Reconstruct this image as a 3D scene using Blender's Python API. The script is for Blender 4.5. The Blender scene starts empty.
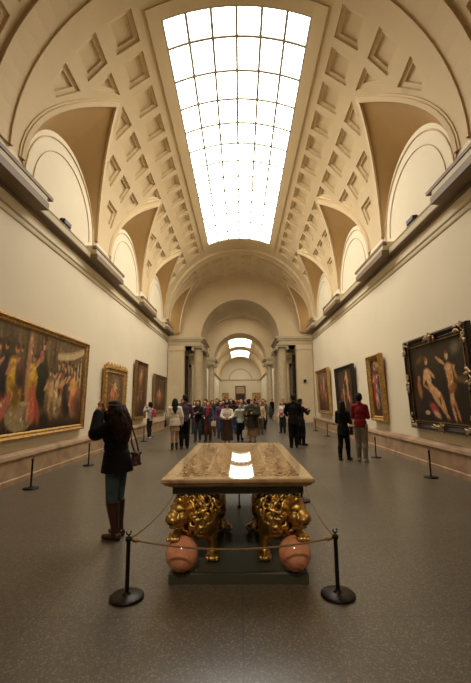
import bpy, bmesh, math, random
import numpy as np
from mathutils import Vector, Matrix
from mathutils.geometry import delaunay_2d_cdt
PI = math.pi
random.seed(7); rng = np.random.default_rng(7)
SC = bpy.context.scene
COL = SC.collection
W, R, ZS, H = 4.71, 4.71, 6.85, 1.62

# ------------------------------------------------------------------ materials
def lin(c):
    return tuple(((v/255)/12.92 if v/255 <= .04045 else ((v/255+.055)/1.055)**2.4) for v in c)
MATS = {}
def mat(name, rgb, rough=.6, metal=0., var=.12, scale=6., bump=0., bscale=40., coat=0., spec=.5, detail=4.):
    """principled material whose own colour wanders a little with a noise texture"""
    if name in MATS: return MATS[name]
    m = bpy.data.materials.new(name); m.use_nodes = True
    nt = m.node_tree; b = nt.nodes['Principled BSDF']
    c = lin(rgb)
    tc = nt.nodes.new('ShaderNodeTexCoord')
    n = nt.nodes.new('ShaderNodeTexNoise'); n.inputs['Scale'].default_value = scale; n.inputs['Detail'].default_value = detail
    nt.links.new(tc.outputs['Object'], n.inputs['Vector'])
    r = nt.nodes.new('ShaderNodeValToRGB')
    r.color_ramp.elements[0].position = .3; r.color_ramp.elements[1].position = .7
    r.color_ramp.elements[0].color = (*[v*(1-var) for v in c], 1)
    r.color_ramp.elements[1].color = (*[min(1, v*(1+var)) for v in c], 1)
    nt.links.new(n.outputs['Fac'], r.inputs['Fac']); nt.links.new(r.outputs['Color'], b.inputs['Base Color'])
    b.inputs['Roughness'].default_value = rough; b.inputs['Metallic'].default_value = metal
    b.inputs['Coat Weight'].default_value = coat; b.inputs['Coat Roughness'].default_value = .04
    b.inputs['Specular IOR Level'].default_value = spec
    if bump:
        n2 = nt.nodes.new('ShaderNodeTexNoise'); n2.inputs['Scale'].default_value = bscale; n2.inputs['Detail'].default_value = 3
        nt.links.new(tc.outputs['Object'], n2.inputs['Vector'])
        bp = nt.nodes.new('ShaderNodeBump'); bp.inputs['Strength'].default_value = bump; bp.inputs['Distance'].default_value = .02
        nt.links.new(n2.outputs['Fac'], bp.inputs['Height']); nt.links.new(bp.outputs['Normal'], b.inputs['Normal'])
    MATS[name] = m
    return m
def emit(name, rgb, strength):
    m = bpy.data.materials.new(name); m.use_nodes = True
    b = m.node_tree.nodes['Principled BSDF']
    b.inputs['Base Color'].default_value = (.8, .8, .8, 1)
    b.inputs['Emission Color'].default_value = (*rgb, 1); b.inputs['Emission Strength'].default_value = strength
    return m

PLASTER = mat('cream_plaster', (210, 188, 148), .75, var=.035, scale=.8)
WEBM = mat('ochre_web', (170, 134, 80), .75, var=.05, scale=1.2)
WALLM = mat('wall_paint', (226, 214, 188), .8, var=.03, scale=.6)
STONE = mat('pale_stone', (190, 174, 140), .6, var=.06, scale=1.5)
COLST = mat('column_stone', (206, 188, 152), .45, var=.1, scale=2.5)
DARKMARB = mat('dark_marble', (58, 40, 28), .3, var=.3, scale=5)
BEAM = mat('brown_moulding', (122, 102, 78), .6, var=.08, scale=3)  # browner tone for lower ledge slabs, cornice soffits and top strips
GOLD = mat('gilded_wood', (190, 154, 96), .55, 1., var=.35, scale=14, bump=.6, bscale=45)
GOLDDK = mat('aged_gilding', (146, 116, 72), .55, 1., var=.35, scale=18, bump=.6, bscale=60)
EBONY = mat('ebonised_wood', (38, 26, 20), .35, var=.3, scale=12, bump=.2)
LIONG = mat('gilded_bronze', (186, 150, 86), .42, 1., var=.35, scale=9, bump=.25, bscale=35)
LIONM = mat('gilded_mane', (198, 162, 94), .4, 1., var=.35, scale=16, bump=.15, bscale=60)
IRON = mat('black_iron', (34, 27, 22), .42, .6, var=.2, scale=20)
ROPEM = mat('tan_rope', (132, 106, 76), .8, var=.2, scale=90, bump=.3, bscale=200)
PLINTHM = mat('green_grey_plinth', (62, 64, 52), .5, var=.1, scale=3)
APRONM = mat('dark_apron', (44, 42, 34), .5, var=.1, scale=3)
BARM = mat('glazing_bar', (164, 155, 140), .5, var=.05, scale=3)
SKIN = mat('skin', (196, 146, 112), .55, var=.06, scale=12)
BLACKP = mat('black_fixture', (24, 22, 20), .5, var=.1)
DARK = mat('dark_eye', (26, 18, 14), .3, var=.1)
LIP = mat('lip', (150, 84, 72), .5, var=.05)
SKYL = emit('skylight_glass', (1.0, .945, .83), 5.2)
SKYL2 = emit('far_skylight_glass', (1.0, .95, .84), 2.9)
SIDEL = emit('fill_window_glow', (1.0, .95, .85), 1.9)  # glow of the added side windows, serves as fill light

def marble(name, base, vein, rough=.3, scale=2.):
    m = bpy.data.materials.new(name); m.use_nodes = True
    nt = m.node_tree; b = nt.nodes['Principled BSDF']
    tc = nt.nodes.new('ShaderNodeTexCoord')
    n = nt.nodes.new('ShaderNodeTexNoise'); n.inputs['Scale'].default_value = scale; n.inputs['Detail'].default_value = 8
    n.inputs['Distortion'].default_value = 1.6
    nt.links.new(tc.outputs['Object'], n.inputs['Vector'])
    r = nt.nodes.new('ShaderNodeValToRGB'); e = r.color_ramp.elements
    e[0].position = .3; e[0].color = (*lin(base), 1); e[1].position = .72; e[1].color = (*lin(vein), 1)
    x = e.new(.5); x.color = (*lin([(p*.75+q*.25) for p, q in zip(base, vein)]), 1)
    nt.links.new(n.outputs['Fac'], r.inputs['Fac']); nt.links.new(r.outputs['Color'], b.inputs['Base Color'])
    b.inputs['Roughness'].default_value = rough
    return m
WAINM = marble('wainscot_marble', (176, 148, 116), (136, 104, 78), .4, 1.4)
BALLM = marble('red_marble', (224, 160, 126), (184, 108, 84), .12, 7.)

def floor_mat():
    m = bpy.data.materials.new('terrazzo_floor'); m.use_nodes = True
    nt = m.node_tree; b = nt.nodes['Principled BSDF']; L = nt.links.new
    tc = nt.nodes.new('ShaderNodeTexCoord')
    v = nt.nodes.new('ShaderNodeTexVoronoi'); v.inputs['Scale'].default_value = 95
    L(tc.outputs['Object'], v.inputs['Vector'])
    r = nt.nodes.new('ShaderNodeValToRGB'); e = r.color_ramp.elements
    e[0].position = .0; e[0].color = (*lin((92, 85, 72)), 1); e[1].position = 1; e[1].color = (*lin((102, 94, 80)), 1)
    for p, c in ((.35, (85, 78, 67)), (.7, (97, 89, 76)), (.9, (140, 129, 108))):
        x = e.new(p); x.color = (*lin(c), 1)
    sp = nt.nodes.new('ShaderNodeSeparateColor'); L(v.outputs['Color'], sp.inputs['Color']); L(sp.outputs['Red'], r.inputs['Fac'])
    n = nt.nodes.new('ShaderNodeTexNoise'); n.inputs['Scale'].default_value = .55; n.inputs['Detail'].default_value = 6
    L(tc.outputs['Object'], n.inputs['Vector'])
    mx = nt.nodes.new('ShaderNodeMix'); mx.data_type = 'RGBA'; mx.blend_type = 'MULTIPLY'; mx.inputs['Factor'].default_value = .55
    r2 = nt.nodes.new('ShaderNodeValToRGB'); r2.color_ramp.elements[0].color = (.5, .48, .45, 1); r2.color_ramp.elements[0].position = .3
    r2.color_ramp.elements[1].position = .7
    L(n.outputs['Fac'], r2.inputs['Fac']); L(r.outputs['Color'], mx.inputs[6]); L(r2.outputs['Color'], mx.inputs[7])
    # slab joints
    br = nt.nodes.new('ShaderNodeTexBrick'); br.inputs['Scale'].default_value = 1.0; br.offset = 0
    br.inputs['Brick Width'].default_value = 1.57; br.inputs['Row Height'].default_value = 1.57; br.inputs['Mortar Size'].default_value = .006
    br.inputs['Color1'].default_value = (1, 1, 1, 1); br.inputs['Color2'].default_value = (.9, .89, .87, 1); br.inputs['Mortar'].default_value = (.6, .58, .55, 1)
    L(tc.outputs['Object'], br.inputs['Vector'])
    m2 = nt.nodes.new('ShaderNodeMix'); m2.data_type = 'RGBA'; m2.blend_type = 'MULTIPLY'; m2.inputs['Factor'].default_value = .8
    L(mx.outputs[2], m2.inputs[6]); L(br.outputs['Color'], m2.inputs[7]); L(m2.outputs[2], b.inputs['Base Color'])
    b.inputs['Roughness'].default_value = .33; b.inputs['Specular IOR Level'].default_value = .75
    return m
FLOORM = floor_mat()

def tabletop_mat(hw, hl):
    """pietra dura: scrolls of coloured stone in a brown field, pale marble borders"""
    m = bpy.data.materials.new('pietra_dura'); m.use_nodes = True
    nt = m.node_tree; b = nt.nodes['Principled BSDF']; L = nt.links.new
    tc = nt.nodes.new('ShaderNodeTexCoord')
    def math_(op, a, bb=None, c=None):
        n = nt.nodes.new('ShaderNodeMath'); n.operation = op
        for i, v in enumerate((a, bb, c)):
            if v is None: continue
            if hasattr(v, 'is_output'): L(v, n.inputs[i])
            else: n.inputs[i].default_value = v
        return n.outputs[0]
    sep = nt.nodes.new('ShaderNodeSeparateXYZ'); L(tc.outputs['Object'], sep.inputs[0])
    ax = math_('ABSOLUTE', sep.outputs['X']); ay = math_('ABSOLUTE', sep.outputs['Y'])
    edge = math_('MINIMUM', math_('SUBTRACT', hw, ax), math_('SUBTRACT', hl, ay))    # distance in from the rim
    def noise(scale, dist, det=3):
        n = nt.nodes.new('ShaderNodeTexNoise'); n.inputs['Scale'].default_value = scale; n.inputs['Distortion'].default_value = dist
        n.inputs['Detail'].default_value = det; L(tc.outputs['Object'], n.inputs['Vector']); return n.outputs['Fac']
    def ramp(fac, stops, const=False):
        r = nt.nodes.new('ShaderNodeValToRGB'); e = r.color_ramp.elements
        if const: r.color_ramp.interpolation = 'CONSTANT'
        e[0].position, e[0].color = stops[0][0], (*lin(stops[0][1]), 1); e[1].position, e[1].color = stops[-1][0], (*lin(stops[-1][1]), 1)
        for p, c in stops[1:-1]:
            x = e.new(p); x.color = (*lin(c), 1)
        L(fac, r.inputs['Fac']); return r.outputs['Color']
    def mix(f, a, bb):
        n = nt.nodes.new('ShaderNodeMix'); n.data_type = 'RGBA'
        L(f, n.inputs[0]); L(a, n.inputs[6]); L(bb, n.inputs[7]); return n.outputs[2]
    scroll = ramp(noise(7, 2.4, 2), [(0, (120, 88, 60)), (.36, (104, 74, 52)), (.42, (224, 198, 152)), (.46, (150, 108, 72)), (.52, (190, 138, 82)), (.56, (232, 208, 164)), (.6, (164, 126, 88)), (.68, (110, 90, 68))], True)
    field = ramp(noise(9, 3., 2), [(0, (150, 112, 78)), (.38, (168, 128, 88)), (.45, (214, 178, 130)), (.5, (128, 98, 70)), (.56, (220, 190, 146)), (.6, (186, 148, 104)), (.7, (120, 90, 64))], True)
    white = ramp(noise(5, 1, 5), [(0.3, (214, 192, 156)), (.7, (196, 170, 132))])
    dots = ramp(noise(24, 1.5, 1), [(0, (206, 182, 144)), (.58, (206, 182, 144)), (.62, (176, 132, 88))], True)
    gt = lambda v: math_('GREATER_THAN', edge, v)
    c = mix(gt(.015), white, dots)
    c = mix(gt(.09), c, white)
    c = mix(gt(.12), c, scroll)
    c = mix(gt(.40), c, white)
    c = mix(gt(.42), c, field)
    L(c, b.inputs['Base Color'])
    b.inputs['Roughness'].default_value = .03; b.inputs['Specular IOR Level'].default_value = .5
    return m

# ------------------------------------------------------------------ mesh helpers
class MB:
    def __init__(s): s.v = []; s.f = []; s.m = []; s.s = []
    def add(s, vs, fs, mi=0, smooth=False):
        o = len(s.v); s.v += [tuple(v) for v in vs]
        for f in fs: s.f.append(tuple(i+o for i in f)); s.m.append(mi); s.s.append(smooth)
    def box(s, x0, x1, y0, y1, z0, z1, mi=0):
        v = [(x, y, z) for x in (x0, x1) for y in (y0, y1) for z in (z0, z1)]
        s.add(v, [(0, 1, 3, 2), (4, 6, 7, 5), (0, 4, 5, 1), (2, 3, 7, 6), (0, 2, 6, 4), (1, 5, 7, 3)], mi)
    def lathe(s, prof, c=(0, 0, 0), n=32, mi=0, smooth=True):
        vs = []; fs = []; k = len(prof)
        for r, z in prof:
            for i in range(n):
                a = 2*PI*i/n; vs.append((c[0]+r*math.cos(a), c[1]+r*math.sin(a), c[2]+z))
        for j in range(k-1):
            for i in range(n): fs.append((j*n+i, j*n+(i+1) % n, (j+1)*n+(i+1) % n, (j+1)*n+i))
        s.add(vs, fs, mi, smooth)
        s.add(vs[:n], [tuple(reversed(range(n)))], mi); s.add(vs[-n:], [tuple(range(n))], mi)
    def tube(s, pts, r, n=8, mi=0):
        pts = [Vector(p) for p in pts]; vs = []; fs = []
        for i, p in enumerate(pts):
            t = (pts[min(i+1, len(pts)-1)]-pts[max(i-1, 0)]).normalized()
            a = t.cross(Vector((0, 0, 1)) if abs(t.z) < .95 else Vector((1, 0, 0))).normalized(); b = t.cross(a)
            rr = r[i] if isinstance(r, (list, tuple)) else r
            for k in range(n):
                q = 2*PI*k/n; vs.append(p+(a*math.cos(q)+b*math.sin(q))*rr)
        for i in range(len(pts)-1):
            for k in range(n): fs.append((i*n+k, i*n+(k+1) % n, (i+1)*n+(k+1) % n, (i+1)*n+k))
        fs.append(tuple(reversed(range(n)))); o = (len(pts)-1)*n; fs.append(tuple(range(o, o+n)))
        s.add(vs, fs, mi, True)
    def sweep_y(s, prof, y0, y1, mi=0):
        """closed profile of (x, z) pushed along Y"""
        n = len(prof); v = [(x, y0, z) for x, z in prof]+[(x, y1, z) for x, z in prof]
        s.add(v, [(i, (i+1) % n, n+(i+1) % n, n+i) for i in range(n)]+[tuple(reversed(range(n))), tuple(range(n, 2*n))], mi)
    def build(s, name, mats, parent=None, normals=True):
        me = bpy.data.meshes.new(name); me.from_pydata(s.v, [], s.f)
        if not isinstance(mats, (list, tuple)): mats = [mats]
        for m in mats: me.materials.append(m)
        me.polygons.foreach_set('material_index', s.m); me.polygons.foreach_set('use_smooth', s.s)
        if normals:
            bm = bmesh.new(); bm.from_mesh(me); bmesh.ops.recalc_face_normals(bm, faces=bm.faces); bm.to_mesh(me); bm.free()
        me.update()
        return link(name, me, parent)
def link(name, data, parent=None):
    o = bpy.data.objects.new(name, data); COL.objects.link(o)
    if parent: o.parent = parent
    return o
def tag(o, label, cat, group=None):
    o['label'] = label; o['category'] = cat
    if group: o['group'] = group
    return o
def thing(name, label, cat, loc=(0, 0, 0), rz=0., group=None):
    o = link(name, None); o.location = loc; o.rotation_euler = (0, 0, rz)
    return tag(o, label, cat, group)
def struct(o):
    o['kind'] = 'structure'; return o
def dup(root, loc, rz=0., label=None):
    r = root.copy(); COL.objects.link(r); r.location = loc; r.rotation_euler = (0, 0, rz)
    if label: r['label'] = label
    for ch in list(root.children):
        c = ch.copy(); COL.objects.link(c); c.parent = r
        for g in ch.children:
            d = g.copy(); COL.objects.link(d); d.parent = c
    return r

# organic shapes: overlapping ellipsoids and tapered capsules fused to one skin
def uvs(n=12, m=8):
    v = [(0, 0, 1)]; f = []
    for j in range(1, m):
        t = PI*j/m
        for i in range(n): v.append((math.sin(t)*math.cos(2*PI*i/n), math.sin(t)*math.sin(2*PI*i/n), math.cos(t)))
    v.append((0, 0, -1)); L = len(v)-1
    for i in range(n): f.append((0, 1+i, 1+(i+1) % n)); f.append((L, L-n+(i+1) % n, L-n+i))
    for j in range(m-2):
        for i in range(n): a = 1+j*n+i; b = 1+j*n+(i+1) % n; f.append((a, a+n, b+n, b))
    return np.array(v), f
UV, UF = uvs()
UV2, UF2 = uvs(20, 14)
class Blob:
    def __init__(s): s.v = []; s.f = []
    def _put(s, v, f):
        o = len(s.v); s.v += [tuple(p) for p in v]; s.f += [tuple(i+o for i in q) for q in f]
    def ell(s, c, r, rot=None, big=False):
        U, F = (UV2, UF2) if big else (UV, UF)
        p = U*np.array(r if hasattr(r, '__len__') else (r, r, r))
        if rot is not None: p = p @ np.array(rot).T
        s._put(p+np.array(c), F); return s
    def cap(s, a, b, r0, r1):
        a = Vector(a); b = Vector(b); q = (b-a).to_track_quat('Z', 'Y').to_matrix(); M = np.array(q)
        up = UV[:, 2] > 1e-6; mid = np.abs(UV[:, 2]) <= 1e-6
        Lh = (b-a).length
        p = UV.copy(); rr = np.where(UV[:, 2] > -1e-6, r1, r0)
        # the equator ring belongs to the b end; the ring below it to the a end
        p = p*rr[:, None]; p[UV[:, 2] > -1e-6, 2] += Lh
        s._put(p @ M.T+np.array(a), UF); return s
    def chain(s, pts, rs):
        for i in range(len(pts)-1): s.cap(pts[i], pts[i+1], rs[i], rs[i+1])
        return s
    def mesh(s, name, vox, smooth=3, mats=(), clip=None, sf=.5):
        me = bpy.data.meshes.new(name); me.from_pydata(s.v, [], s.f)
        o = bpy.data.objects.new('tmp', me); COL.objects.link(o)
        md = o.modifiers.new('r', 'REMESH'); md.mode = 'VOXEL'; md.voxel_size = vox
        if smooth:
            sm = o.modifiers.new('s', 'SMOOTH'); sm.iterations = smooth; sm.factor = sf
        dg = bpy.context.evaluated_depsgraph_get()
        nm = bpy.data.meshes.new_from_object(o.evaluated_get(dg)); nm.name = name
        bpy.data.objects.remove(o); bpy.data.meshes.remove(me)
        if clip:
            bm = bmesh.new(); bm.from_mesh(nm)
            for co, no in clip:
                g = bm.verts[:]+bm.edges[:]+bm.faces[:]
                r = bmesh.ops.bisect_plane(bm, geom=g, plane_co=co, plane_no=no, clear_outer=True)
                bmesh.ops.holes_fill(bm, edges=[e for e in bm.edges if e.is_boundary])
            bm.to_mesh(nm); bm.free()
        nm.materials.clear()
        for m in mats: nm.materials.append(m)
        nm.polygons.foreach_set('use_smooth', [True]*len(nm.polygons))
        return nm

# ------------------------------------------------------------------ the vault
def onv(u, y, dr=0., rad=R, zs=ZS):
    a = u/rad; q = rad+dr
    return (q*math.sin(a), y, zs+q*math.cos(a))
def inset(poly, d):
    n = len(poly); out = []
    for i in range(n):
        p0, p1, p2 = poly[i-1], poly[i], poly[(i+1) % n]
        e1 = (p1[0]-p0[0], p1[1]-p0[1]); e2 = (p2[0]-p1[0], p2[1]-p1[1])
        l1 = math.hypot(*e1); l2 = math.hypot(*e2)
        if l1 < 1e-6 or l2 < 1e-6: return None
        n1 = (-e1[1]/l1, e1[0]/l1); n2 = (-e2[1]/l2, e2[0]/l2)
        k = 1+n1[0]*n2[0]+n1[1]*n2[1]
        if k < .15: return None
        out.append((p1[0]+d*(n1[0]+n2[0])/k, p1[1]+d*(n1[1]+n2[1])/k))
    for i in range(n):
        a, b = poly[i], poly[(i+1) % n]; c, e = out[i], out[(i+1) % n]
        if (b[0]-a[0])*(e[0]-c[0])+(b[1]-a[1])*(e[1]-c[1]) <= 0: return None
    return out
def area(p): return .5*sum(p[i][0]*p[(i+1) % len(p)][1]-p[(i+1) % len(p)][0]*p[i][1] for i in range(len(p)))
def clip_half(poly, p, n):
    """keep the side of the line through p that n points to"""
    out = []
    for i in range(len(poly)):
        a, b = poly[i], poly[(i+1) % len(poly)]
        da = (a[0]-p[0])*n[0]+(a[1]-p[1])*n[1]; db = (b[0]-p[0])*n[0]+(b[1]-p[1])*n[1]
        if da >= 0: out.append(a)
        if da*db < 0: t = da/(da-db); out.append((a[0]+t*(b[0]-a[0]), a[1]+t*(b[1]-a[1])))
    q = []
    for v in out:
        if not q or math.hypot(v[0]-q[-1][0], v[1]-q[-1][1]) > .13: q.append(v)
    if len(q) > 1 and math.hypot(q[0][0]-q[-1][0], q[0][1]-q[-1][1]) < .13: q.pop()
    return q
PHA, LHW = .84, 2.08
def lun_half(phi, grow=0.):
    t = (phi-PHA)/(PI/2-PHA)
    return LHW*math.sin(max(0, min(1, t))*PI/2)
def make_vault(name, y0, y1, lunettes=(), sky=None, rows=(), ys=(), cw=.82, lwallx=W+.03, depth=.055, step=.3):
    mb = MB(); U1 = PI/2*R; N = 14
    V = [(-U1, y0), (U1, y0), (U1, y1), (-U1, y1)]; E = [(0, 1), (1, 2), (2, 3), (3, 0)]
    holes = []
    def loop(pl):
        o = len(V); V.extend(pl); E.extend((o+i, o+(i+1) % len(pl)) for i in range(len(pl)))
    if sky:
        ua = sky[0]*R; k = 10; q = []
        q = [(-ua+2*ua*i/k, sky[1]) for i in range(k)]+[(ua, sky[1]+(sky[2]-sky[1])*i/k) for i in range(k)]
        q += [(ua-2*ua*i/k, sky[2]) for i in range(k)]+[(-ua, sky[2]-(sky[2]-sky[1])*i/k) for i in range(k)]
        loop(q)
    edgecurve = [(PHA+(PI/2-PHA)*(i/N)**1.3) for i in range(N+1)]
    for c in lunettes:
        for sg in (-1, 1):
            a = [(sg*R*p, c-lun_half(p)) for p in reversed(edgecurve)]+[(sg*R*p, c+lun_half(p)) for p in edgecurve[1:]]
            loop(a)
    cof = []
    for c in ys:
        for (p0, p1) in rows:
            for sg in (-1, 1):
                x0, x1 = sorted((sg*p0*R, sg*p1*R)); q = [(x0, c-cw/2), (x1, c-cw/2), (x1, c+cw/2), (x0, c+cw/2)]
                ok = True
                full = area(q)
                for lc in lunettes:
                    if abs(c-lc) > LHW+1.2: continue
                    mid = (sg*(p0+p1)/2*R, c)
                    # nearest point of the lunette edge, and the straight border kept .3 m outside it
                    best = None; sd = 1 if c > lc else -1
                    for i in range(41):
                        p = PHA+(PI/2-PHA)*i/40; pt = (sg*p*R, lc+sd*lun_half(p)); d = math.hypot(pt[0]-mid[0], pt[1]-mid[1])
                        if best is None or d < best[0]: best = (d, p, pt)
                    p = max(PHA+.02, best[1]); h = .01
                    a = (sg*(p-h)*R, lc+sd*lun_half(p-h)); b = (sg*(p+h)*R, lc+sd*lun_half(p+h))
                    tx, ty = b[0]-a[0], b[1]-a[1]; l = math.hypot(tx, ty); nx, ny = -ty/l, tx/l
                    if ny*sd < 0: nx, ny = -nx, -ny
                    q = clip_half(q, (best[2][0]+nx*.30, best[2][1]+ny*.30), (nx, ny))
                    if len(q) < 3: ok = False; break
                if not ok or len(q) < 3 or area(q) < .12*full: continue
                if len(q) >= 3 and (area(q) < full-.01) and inset(q, .05) is None: continue
                cof.append(q); loop(q)
    ny = max(1, round((y1-y0)/step)); nu = round(2*U1/.24)
    for i in range(nu+1):
        for j in range(ny+1):
            V.append((-U1+2*U1*i/nu, y0+(y1-y0)*j/ny))
    ov, oe, of, *_ = delaunay_2d_cdt([Vector(v) for v in V], E, [], 0, 1e-5)
    boxes = [(min(p[0] for p in q)-.01, max(p[0] for p in q)+.01, min(p[1] for p in q)-.01, max(p[1] for p in q)+.01, q) for q in cof]
    keep = []
    for f in of:
        x = sum(ov[i][0] for i in f)/len(f); y = sum(ov[i][1] for i in f)/len(f)
        if sky and abs(x) < sky[0]*R and sky[1] < y < sky[2]: continue
        ph = abs(x)/R
        if ph > PHA:
            if any(abs(y-c) < np.interp(ph, edgecurve, [lun_half(e) for e in edgecurve]) for c in lunettes): continue
        hit = False
        for a, b, c, d, q in boxes:
            if a < x < b and c < y < d:
                if all((q[(i+1) % len(q)][0]-q[i][0])*(y-q[i][1])-(q[(i+1) % len(q)][1]-q[i][1])*(x-q[i][0]) > -1e-7 for i in range(len(q))):
                    hit = True; break
        if not hit: keep.append(tuple(f))
    mb.add([onv(v[0], v[1]) for v in ov], keep, 0, True)
    for q in cof:
        n = len(q); lv = [(q, 0.), (inset(q, .01), depth)]
        a = inset(q, .11)
        if a and area(a) > .01:
            lv += [(a, depth), (inset(a, .012) or a, 2*depth)]
        pr = None
        for poly, d in lv:
            if poly is None: continue
            cur = [onv(p[0], p[1], d) for p in poly]
            if pr: mb.add(pr+cur, [(i, (i+1) % n, n+(i+1) % n, n+i) for i in range(n)])
            pr = cur
        mb.add(pr, [tuple(range(n))])
    # webs from the vault edge down to the wall arch of each lunette, with a raised moulding along the edge
    for c in lunettes:
        for sg in (-1, 1):
            for sd in (-1, 1):
                K = 6; grid = []
                for i, p in enumerate(edgecurve):
                    P = Vector(onv(sg*p*R, c+sd*lun_half(p)))
                    th = (1-i/N)*PI/2
                    Q = Vector((sg*lwallx, c+sd*1.97*math.cos(th), ZS-.1+1.97*math.sin(th)))
                    grid.append([P.lerp(Q, k/K) for k in range(K+1)])
                vs = [g for row in grid for g in row]
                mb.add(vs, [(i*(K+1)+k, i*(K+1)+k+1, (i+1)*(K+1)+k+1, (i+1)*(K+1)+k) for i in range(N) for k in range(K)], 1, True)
                # moulding
                inn = []; out = []
                for i, p in enumerate(edgecurve):
                    h = .01; a = (p-h)*R, lun_half(max(PHA, p-h)); b = (p+h)*R, lun_half(p+h)
                    tx, ty = b[0]-a[0], b[1]-a[1]; l = math.hypot(tx, ty) or 1; nx, ny_ = -ty/l, tx/l
                    if ny_ < 0: nx, ny_ = -nx, -ny_
                    o = (p*R+nx*.17, lun_half(p)+ny_*.17)
                    if i == 0: o = (p*R-.22, 0.)
                    inn.append((p*R, lun_half(p))); out.append((min(o[0], PI/2*R), o[1]))
                rows_ = []
                for (a, b) in zip(inn, out):
                    rows_.append([onv(sg*a[0], c+sd*a[1], .01), onv(sg*a[0], c+sd*a[1], -.07), onv(sg*(a[0]*.35+b[0]*.65), c+sd*(a[1]*.35+b[1]*.65), -.05),
                                  onv(sg*(a[0]*.3+b[0]*.7), c+sd*(a[1]*.3+b[1]*.7), -.025), onv(sg*b[0], c+sd*b[1], -.025), onv(sg*b[0], c+sd*b[1], .01)])
                vs = [g for row in rows_ for g in row]; M = 6
                mb.add(vs, [(i*M+k, i*M+k+1, (i+1)*M+k+1, (i+1)*M+k) for i in range(N) for k in range(M-1)])
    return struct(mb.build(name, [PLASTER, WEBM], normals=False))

LUN = (9.5, 15.05, 20.6)
ROWS = [(.56, .71), (.78, .93), (1.0, 1.15), (1.22, 1.37)]
make_vault('ceiling', 6.95, 23.45, LUN, (.42, 8.04, 21.95), ROWS, [7.92+1.092*i for i in range(14)])
ALLR = [(.035+.22*i, .185+.22*i) for i in range(7)]
make_vault('ceiling_crossing', 24.2, 28.8, (26.5,), None, ALLR[:6], [24.2+.575+1.15*i for i in range(4)], lwallx=5.62)
make_vault('ceiling_entrance', 1.5, 6.15, (), None, ALLR[:6], [1.5+.58+1.16*i for i in range(4)])
make_vault('ceiling_rotunda', 33.4, 43.6, (), (.5, 36.2, 40.8), ALLR[3:6], [34+1.1*i for i in range(9)])
make_vault('ceiling_gallery', 47.3, 88.2, (), (.42, 50, 69), (), (), step=1.2) if False else None

def arch_band(mb, r0, r1, y0, y1, zc, n=40, mi=0):
    """half ring between radii r0 < r1 from y0 to y1"""
    vs = []
    for i in range(n+1):
        a = PI*i/n; c, s = math.cos(a), math.sin(a)
        vs += [(r0*c, y0, zc+r0*s), (r0*c, y1, zc+r0*s), (r1*c, y1, zc+r1*s), (r1*c, y0, zc+r1*s)]
    fs = []
    for i in range(n):
        o = i*4; p = o+4
        fs += [(o+k, o+(k+1) % 4, p+(k+1) % 4, p+k) for k in range(4)]
    mb.add(vs, fs, mi)
def rib(name, y0, y1, proud=.1, foot=5.2):
    mb = MB(); arch_band(mb, R-proud, R+.35, y0, y1, ZS)
    for y in ((y0, y0+.1), (y1-.1, y1)): arch_band(mb, R-proud-.04, R-proud+.01, y[0], y[1], ZS)
    return struct(mb.build(name, PLASTER))
rib('trim_1', 6.15, 6.95, .04); rib('trim_2', 23.45, 24.2, .1); rib('trim_3', 42.7, 43.5, .1); rib('trim_4', 47.3, 48.3, .1); rib('trim_5', 69., 72.5, .1)

# skylight of the gallery: curved panes between bars
def skylight(name, phi, y0, y1, cols, bars, mglass, dr=.03, barw=.072):
    mb = MB(); n = 12
    for i in range(n):
        a0, a1 = -phi+2*phi*i/n, -phi+2*phi*(i+1)/n
        mb.add([onv(a0*R, y0, dr), onv(a1*R, y0, dr), onv(a1*R, y1, dr), onv(a0*R, y1, dr)], [(0, 1, 2, 3)], 0, True)
    g = struct(mb.build(name, mglass, normals=False))
    fb = MB()
    for i in range(cols+1):
        a = (-phi+2*phi*i/cols)*R; w = barw/2
        if i in (0, cols): w *= 1.6
        vs = [onv(a+s*w, y, d) for y in (y0, y1) for s, d in ((-1, dr-.05), (1, dr-.05), (1, dr-.004), (-1, dr-.004))]
        fb.add(vs, [(0, 1, 2, 3), (4, 7, 6, 5), (0, 4, 5, 1), (1, 5, 6, 2), (2, 6, 7, 3), (3, 7, 4, 0)])
    for y in bars:
        w = barw/2; k = 16
        vs = []
        for i in range(k+1):
            a = (-phi+2*phi*i/k)*R
            vs += [onv(a, y-w, dr-.048), onv(a, y+w, dr-.048), onv(a, y+w, dr-.006), onv(a, y-w, dr-.006)]
        fb.add(vs, [(i*4+q, i*4+(q+1) % 4, i*4+4+(q+1) % 4, i*4+4+q) for i in range(k) for q in range(4)])
    fb.build('glazing_bar', BARM, g)
    fr = MB(); k = 16                                                # plain raised frame round the opening
    def strip(a0, a1, ya, yb, d):
        vs = []; q = max(1, int(abs(a1-a0)/.06))
        for i in range(q+1):
            a = (a0+(a1-a0)*i/q)*R; vs += [onv(a, ya, d), onv(a, yb, d), onv(a, yb, .05), onv(a, ya, .05)]
        fr.add(vs, [(i*4+z, i*4+(z+1) % 4, i*4+4+(z+1) % 4, i*4+4+z) for i in range(q) for z in range(4)])
        fr.add(vs[:4], [(0, 1, 2, 3)]); fr.add(vs[-4:], [(3, 2, 1, 0)])
    e = .075
    for s in (-1, 1): strip(s*phi, s*(phi+e), y0-e*R, y1+e*R, -.035)
    strip(-phi, phi, y0-e*R, y0, -.035); strip(-phi, phi, y1, y1+e*R, -.035)
    fr.build('window_frame', PLASTER, g)
    return g
skylight('window_1', .42, 8.04, 21.95, 6, [8.06]+[8.89+1.087*k for k in range(12)]+[21.93], SKYL)
skylight('window_2', .5, 36.2, 40.8, 6, [37.1, 38, 38.9, 39.8], SKYL2)
skylight('window_3', .42, 49.5, 68.2, 6, [50.6+1.1*k for k in range(16)], SKYL2)
skylight('window_4', .42, 73.2, 84, 6, [74.3+1.1*k for k in range(9)], SKYL2)
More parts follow.
